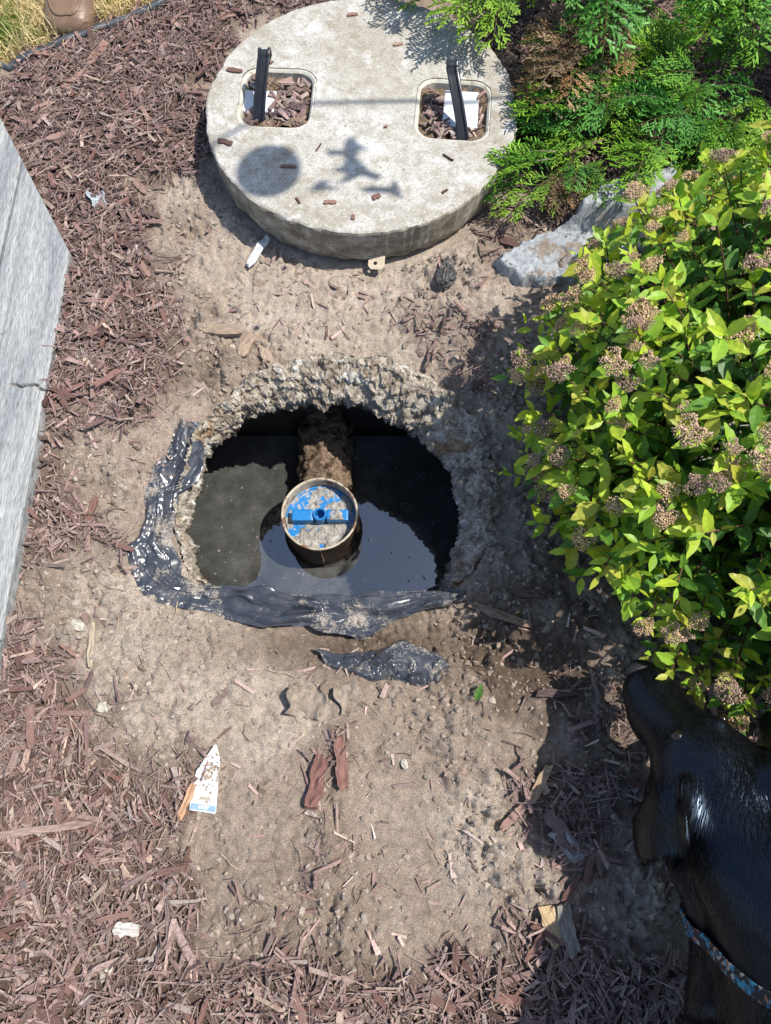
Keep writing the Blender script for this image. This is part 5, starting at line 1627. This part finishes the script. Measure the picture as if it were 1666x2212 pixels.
# ------------------------------------------------------------------ plant label
TAGP = [(-0.302, 0.062), (-0.291, 0.035), (-0.293, -0.051), (-0.339, -0.044), (-0.331, 0.018)]
tc = np.array([-0.312, 0.0]); tz = H1(-0.312, 0.0) + 0.012
label_o = empty('plant_label', (tc[0], tc[1], tz)); tag(label_o, 'dirty white pointed plastic plant label lying face up on the soil', 'plant label')
TW = M_simple('label_plastic', (0.60, 0.61, 0.62), 0.4, 0.4, 0.05, 60, 0.1, 0.001, dirt=(0.33, 0.27, 0.21), dirt_t=0.53, dscale=50)
TB = M_simple('label_blue_band', (0.20, 0.31, 0.46), 0.4, 0.4, 0.05, 60, 0.1, 0.001, dirt=(0.33, 0.26, 0.19), dirt_t=0.60, dscale=42)


def slab(poly, z0, z1):
    n = len(poly); P = np.array(poly)
    V = np.concatenate([np.column_stack([P, np.full(n, z0)]), np.column_stack([P, np.full(n, z1)])])
    f = np.array([(i, (i + 1) % n, n + (i + 1) % n, n + i) for i in range(n)])
    return V, [f, np.array([list(range(n))[::-1], list(range(n, 2 * n))])]


pl = np.array([(-.3035, .061), (-.3005, .0625), (-.2985, .060), (-.291, .036), (-.2925, -.049), (-.2945, -.0515), (-.337, -.0455), (-.3388, -.043), (-.3315, .018)]) - tc
v, F2 = slab(pl[::-1], 0.0, 0.0012); build('label_body', v, F2, TW, label_o)
v, F2 = slab((np.array([(-.2935, -.0495), (-.3375, -.0435), (-.3362, -.0335), (-.2932, -.0395)]) - tc)[::-1], 0.0013, 0.0016); build('blue_band', v, F2, TB, label_o)
cu = bpy.data.curves.new('udy', 'FONT'); cu.body = 'udy'; cu.size = 0.0125; cu.shear = 0.35; cu.extrude = 0.0002; cu.align_x = 'CENTER'
to = bpy.data.objects.new('t', cu); COL.objects.link(to); bpy.context.view_layer.update()
me = bpy.data.meshes.new_from_object(to.evaluated_get(bpy.context.evaluated_depsgraph_get())); bpy.data.objects.remove(to, do_unlink=True)
me.materials.clear(); me.materials.append(M_simple('white_print', (.8, .8, .8), .5))
o = obj('lettering', me, label_o, (-.315 - tc[0], -.0435 - tc[1], 0.0019)); o.rotation_euler = (0, 0, R(-8))
S = Soup()
for i, yy_ in enumerate(np.linspace(.006, -.028, 8)):
    for s in range(3):
        xa = -.330 + .009 * s + rg.uniform(0, .002) - (.0006 * i); v, F2 = slab(np.array([(xa, yy_ - .0015), (xa + .007, yy_ - .0024), (xa + .007, yy_ - .0019), (xa, yy_ - .001)]) - tc, .0013, .0015); S.add(v, F2)
S.build('small_print', M_simple('grey_print', (.45, .47, .5), .6), label_o)
n = 130
xy = np.stack([rng.normal(-.303, .012, n), rng.normal(.012, .016, n)], 1) - tc
v, f, c = blobs(np.column_stack([xy, np.full(n, .0022)]), .0006 + .0022 * rng.random(n) ** 2, np.tile([.30, .24, .175], (n, 1)) * rng.uniform(.7, 1.2, (n, 1)), .3, .7)
o = build('soil_on_label', v, f, CRUMB, label_o, c); o['kind'] = 'stuff'
label_o.rotation_euler = (R(2), R(2), 0)

# ------------------------------------------------------------------ single pieces lying about
def solid_chip(name, label, cat, a, b, wd, th_, col, mat_kw=None, z=0.006, seed=1, group=None, tilt=(0, 0)):
    a = np.array(a); b = np.array(b); mid = (a + b) / 2; L = float(np.linalg.norm(b - a)); yaw = math.atan2(b[1] - a[1], b[0] - a[0])
    V, F2 = chip_mesh(seed)
    V = V * np.array([L, wd, th_])
    o = build(name, V, F2, CHIPB, None, np.tile(col, (len(V), 1)), False, (mid[0], mid[1], H1(*mid) + z + th_ * .4))
    o.rotation_euler = (tilt[0], tilt[1], yaw); tag(o, label, cat, group); return o


solid_chip('painted_splinter', 'white flaking splinter lying in the lid shadow', 'wood splinter', (-.313, 1.103), (-.270, 1.175), 0.017, .008, (.46, .47, .48), z=.012, seed=51, tilt=(.25, -.12))
solid_chip('wood_block', 'large reddish brown bark strip in the middle of the trodden soil', 'wood chip', (-.131, -.045), (-.113, .040), .024, .012, (.17, .085, .070), z=.008, seed=32)
solid_chip('wood_block', 'dark brown wood slab in the shade beside the trodden soil', 'wood chip', (.277, -.049), (.322, -.113), .026, .009, (.16, .11, .10), z=.014, seed=33)
solid_chip('wood_block', 'pale grey wood slab under the dark brown one beside the trodden soil', 'wood chip', (.288, -.075), (.325, -.125), .026, .008, (.30, .29, .28), z=.006, seed=34)
solid_chip('wood_block', 'pale tan wood chunk at the sunlit edge of the shade near the dog', 'wood chip', (.262, -.195), (.284, -.252), .030, .011, (.42, .31, .18), z=.008, seed=35)
solid_chip('wood_block', 'grey wood chunk between the tan chunk and the dog', 'wood chip', (.290, -.190), (.305, -.262), .024, .010, (.22, .20, .17), z=.008, seed=36)
solid_chip('wood_stick', 'tan split stick standing out of the shaded soil', 'stick', (.252, -.031), (.289, .027), .016, .010, (.34, .25, .16), z=.008, seed=37)
solid_chip('wood_stick', 'dark bark stick on the shaded soil below the bush', 'stick', (.279, .151), (.351, .156), .015, .010, (.085, .06, .055), z=.006, seed=38)
solid_chip('bark_piece', 'short dark bark piece on the pale shaded ground right of the hole', 'bark', (.255, .349), (.310, .344), .017, .008, (.11, .065, .055), z=.010, seed=39)
solid_chip('wood_stick', 'long grey brown stick half buried just above the hole', 'stick', (-.409, .933), (-.317, .931), .026, .012, (.27, .205, .15), z=.004, seed=40)
solid_chip('wood_block', 'tan upright wood chip beside the buried stick above the hole', 'wood chip', (-.319, .88), (-.287, .939), .024, .008, (.30, .225, .165), z=.008, seed=41)
solid_chip('wood_block', 'long tan wood chip leaning towards the hole rim', 'wood chip', (-.289, .94), (-.243, .846), .020, .008, (.31, .235, .175), z=.006, seed=42)
solid_chip('wood_stick', 'thin pale grey strip on the soil left of the plastic sheet', 'stick', (-.547, .202), (-.551, .281), .011, .005, (.34, .28, .20), z=.006, seed=43)
solid_chip('wood_block', 'pale grey square wood piece on the mulch near the bottom', 'wood chip', (-.44, -.224), (-.402, -.226), .020, .008, (.46, .42, .38), z=.016, seed=44)
solid_chip('wood_block', 'reddish wood chip beside the hanging flap', 'wood chip', (-.085, .078), (-.072, -.01), .020, .010, (.20, .105, .085), z=.01, seed=45)
solid_chip('wood_stick', 'root-like stick crossing the shaded soil at the hole corner', 'stick', (.17, .325), (.285, .285), .016, .014, (.20, .14, .10), z=.010, seed=46)
solid_chip('wood_stick', 'orange split wood strip leaning on the plant label', 'stick', (-.352, -.058), (-.334, -.005), .012, .006, (.42, .25, .15), z=.012, seed=47)
solid_chip('wood_stick', 'long curved brown root lying across the mulch at the left edge', 'stick', (-.66, -.085), (-.50, -.065), .012, .009, (.28, .20, .165), z=.022, seed=48)

PEB = M_simple('pale_pebble', (0.40, 0.365, 0.30), 0.85, 0.2, 0.35, 120, 0.6, 0.002, dirt=(.30, .24, .19), dirt_t=.55, dscale=90)
for (x, y, s, lb) in [(-.579, .276, .012, 'pale oval pebble beside the plank platform'), (-.511, .127, .010, 'flat tan pebble on the soil below the thin pale strip'), (-.45, -.29, .010, 'off-white flake on the mulch near the bottom left'), (.035, .030, .007, 'small white shell-like pebble on the trodden soil'), (-.53, .80, .008, 'small pale pebble at the mulch edge left of the hole')]:
    V, F2 = clod_mesh(int(x * 100) % 17 + 3)
    o = build('pebble', V * np.array([s * .9, s * 1.2, s * .45]), F2, PEB, None, None, False, (x, y, H1(x, y) + .007)); o.rotation_euler = (0, 0, x * 9); tag(o, lb, 'pebble')
bm = bmesh.new(); bmesh.ops.create_icosphere(bm, subdivisions=4, radius=1); bm.verts.index_update()
V = np.array([q.co[:] for q in bm.verts]); F2 = np.array([[q.index for q in p.verts] for p in bm.faces]); bm.free()
wr = np.abs(((V[:, 0] * 2.3 + V[:, 1] * 0.9 + 0.7 * fbm3(V, 1.6, 2, 5)) % 1) - .5) * 2
V = V * (1 + 0.35 * fbm3(V, 1.2, 2, 8) + 0.22 * (wr - .5) + 0.12 * fbm3(V, 5, 2, 9))[:, None] * np.array([.024, .036, .016])
o = build('charred_lump', V, F2, M_simple('charred_rag', (.045, .044, .044), .5, .4, .6, 40, .6, .004, dirt=(.24, .20, .17), dirt_t=.55, dscale=60), None, None, False, (.140, 1.080, H1(.14, 1.08) + .006)); o.rotation_euler = (0, 0, -.25)
tag(o, 'charred black wrinkled lump on the soil below the lid', 'debris')


def curled_flap(name, label, cen, w_, l_, yaw, lift, mat):
    nu, nv = 26, 26
    U, V_ = np.meshgrid(np.linspace(-.5, .5, nu), np.linspace(-.5, .5, nv), indexing='ij')
    x = (U * w_ * (1 + .2 * np.sin(V_ * 7))).ravel(); y = (V_ * l_).ravel()
    z = lift * np.abs(2 * U.ravel()) ** 2.2 * (.4 + .6 * (U.ravel() < 0)) + .006 * fbm2(x * 50, y * 50, 2, 4) + .004
    o = build(name, np.stack([x, y, z], 1), grid_faces(nu, nv), mat, None, None, True, (cen[0], cen[1], H1(*cen) + .002)); o.rotation_euler = (0, 0, yaw)
    md = o.modifiers.new('t', 'SOLIDIFY'); md.thickness = .0025
    tag(o, label, 'debris')


FELT = M_simple('soil_caked_felt', (.24, .195, .155), .95, .1, .4, 70, .9, .004, dirt=(.08, .07, .06), dirt_t=.62)
curled_flap('felt_scrap', 'soil-caked curled flap below the short plastic sheet', (-.145, .135), .062, .05, R(-10), .022, FELT)
curled_flap('felt_scrap', 'smaller grey curled scrap right of the larger flap', (-.068, .145), .040, .05, R(20), .010, FELT)
FOIL = M_simple('clear_wrapper', (.35, .40, .44), .18, .7, .4, 60, .9, .006)
curled_flap('wrapper_scrap', 'crinkled bluish wrapper scrap on the mulch', (-.671, 1.278), .030, .045, R(25), .018, FOIL)
_, V, F2, C = leaf_geo[10]
o = build('fallen_leaf', V * .034, F2, LEAF, None, C * .8, False, (.165, .140, H1(.165, .14) + .013)); o.rotation_euler = (R(5), R(-8), R(65))
tag(o, 'single small green leaf fallen on the shaded soil', 'leaf')

# wood chips lying on the lid
lidchips = [(-.36, 1.355, .034, .013, -.25), (-.355, 1.575, .036, .012, -.2), (.03, 1.66, .022, .009, .3), (-.215, 1.285, .034, .007, -.05), (-.12, 1.185, .026, .009, -.05), (-.02, 1.20, .018, .012, .4), (.13, 1.215, .014, .005, .6), (.30, 1.26, .010, .005, 0), (-.07, 1.145, .014, .008, 1.5), (-.15, 1.34, .022, .003, 1.1), (.14, 1.31, .028, .003, -.7), (-.27, 1.60, .010, .004, .9), (-.08, 1.76, .026, .009, .2), (-.19, 1.19, .018, .004, -1.0), (.0, 1.40, .008, .004, .4)]
for i, (x, y, L, wd, yaw) in enumerate(lidchips):
    o = put_chip(x, y, L, wd, .004, yaw, None, LID_Z + .0025)
    own = {0: 'brown wood chip on the lid rim below the left recess', 1: 'brown wood chip on the lid rim above the left recess', 3: 'thin dark chip lying across the round shadow on the lid', 4: 'reddish chip near the front edge of the lid', 12: 'brown chip near the back edge of the lid', 10: 'thin dark sliver on the lid below the right recess'}
    tag(o, own.get(i, 'tiny brown wood crumb lying on top of the concrete lid'), 'wood chip', 'wood chips scattered on the concrete lid')

# ------------------------------------------------------------------ garden hook beyond the right edge; its hanging ornaments throw shadows on the lid
hook = empty('shepherd_hook', (1.05, 1.56, 0.0)); tag(hook, 'tall thin metal garden hook with hanging disc and bird ornaments', 'garden hook')
HL = np.array([1.05, 1.56, 0.0])
IRON = M_simple('black_iron', (.02, .02, .02), .5, .5, .2)
sdv = np.array(SUN_DIR)


def up_to(x, y, z0, z):
    """point at height z whose shadow falls on (x, y, z0)"""
    k = (z - z0) / sdv[2]; return np.array([x, y, z0]) + sdv * k


zt = 2.15
tipS = [up_to(-.17, 1.475, .11, zt), up_to(-.217, 1.470, .11, zt + .05), up_to(-.29, 1.431, .11, zt + .06), up_to(-.38, 1.362, .11, zt + .02), up_to(-.43, 1.335, .05, zt - .06)]
pole_top = up_to(.20, 1.485, .11, 1.75)
v, F2 = tube(np.array([HL, HL * .5 + pole_top * .5 * 1.0, pole_top] + tipS) - HL, .006, 8); build('hook_rod', v, F2, IRON, hook, None, True)
dc = up_to(-.26, 1.275, LID_Z, 1.80)
v, F2 = tube([dc - HL - np.array([0.0035, 0, 0]), dc - HL + np.array([0.0035, 0, 0])], [(.0745, .125), (.0745, .125)], 40); build('disc', v, F2, IRON, hook)
v, F2 = tube(np.array([tipS[3], (tipS[3] + dc) / 2, dc]) - HL, .0012, 5); build('wire', v, F2, IRON, hook)


def flat_shape(pts, name):
    """flat cut-out standing upright (in the Y-Z plane), given by its shadow outline on the lid"""
    top = [up_to(x, y, LID_Z, 1.80 + (x + .1) * 0.0) for x, y in pts]
    base = up_to(pts[0][0], pts[0][1], LID_Z, 1.80)
    P = []
    for (x, y) in pts:
        # intersect the sun ray through the outline point with the plane x = base.x
        k = (base[0] - x) / sdv[0]; P.append(np.array([x, y, LID_Z]) + sdv * k)
    P = np.array(P) - HL; n = len(P); Q = P + np.array([.004, 0, 0])
    bm = bmesh.new(); a_ = [bm.verts.new(p) for p in P]
    es_ = [bm.edges.new((a_[i], a_[(i + 1) % n])) for i in range(n)]
    bmesh.ops.triangle_fill(bm, use_beauty=True, edges=es_, normal=(1, 0, 0))
    ex_ = bmesh.ops.extrude_face_region(bm, geom=bm.faces[:])
    for q in ex_['geom']:
        if isinstance(q, bmesh.types.BMVert): q.co.x += .004
    bmesh.ops.recalc_face_normals(bm, faces=bm.faces[:])
    me = bpy.data.meshes.new(name); bm.to_mesh(me); bm.free(); me.materials.append(IRON)
    obj(name, me, hook)


flat_shape([(-.135, 1.335), (-.095, 1.335), (-.092, 1.36), (-.078, 1.375), (-.066, 1.355), (-.040, 1.335), (-.062, 1.335), (-.068, 1.315), (-.040, 1.275), (-.012, 1.262), (-.020, 1.248), (-.055, 1.262), (-.085, 1.245), (-.11, 1.235), (-.085, 1.265), (-.12, 1.275), (-.095, 1.290), (-.092, 1.318), (-.13, 1.318)], 'bird_cutout')
flat_shape([(-.06, 1.225), (-.03, 1.232), (.008, 1.228), (.018, 1.248), (.026, 1.225), (.035, 1.195), (.018, 1.205), (.008, 1.212), (-.04, 1.212)], 'small_cutout')
flat_shape([(-.17, 1.215), (-.15, 1.245), (-.12, 1.25), (-.135, 1.235), (-.10, 1.222), (-.14, 1.22)], 'small_cutout')
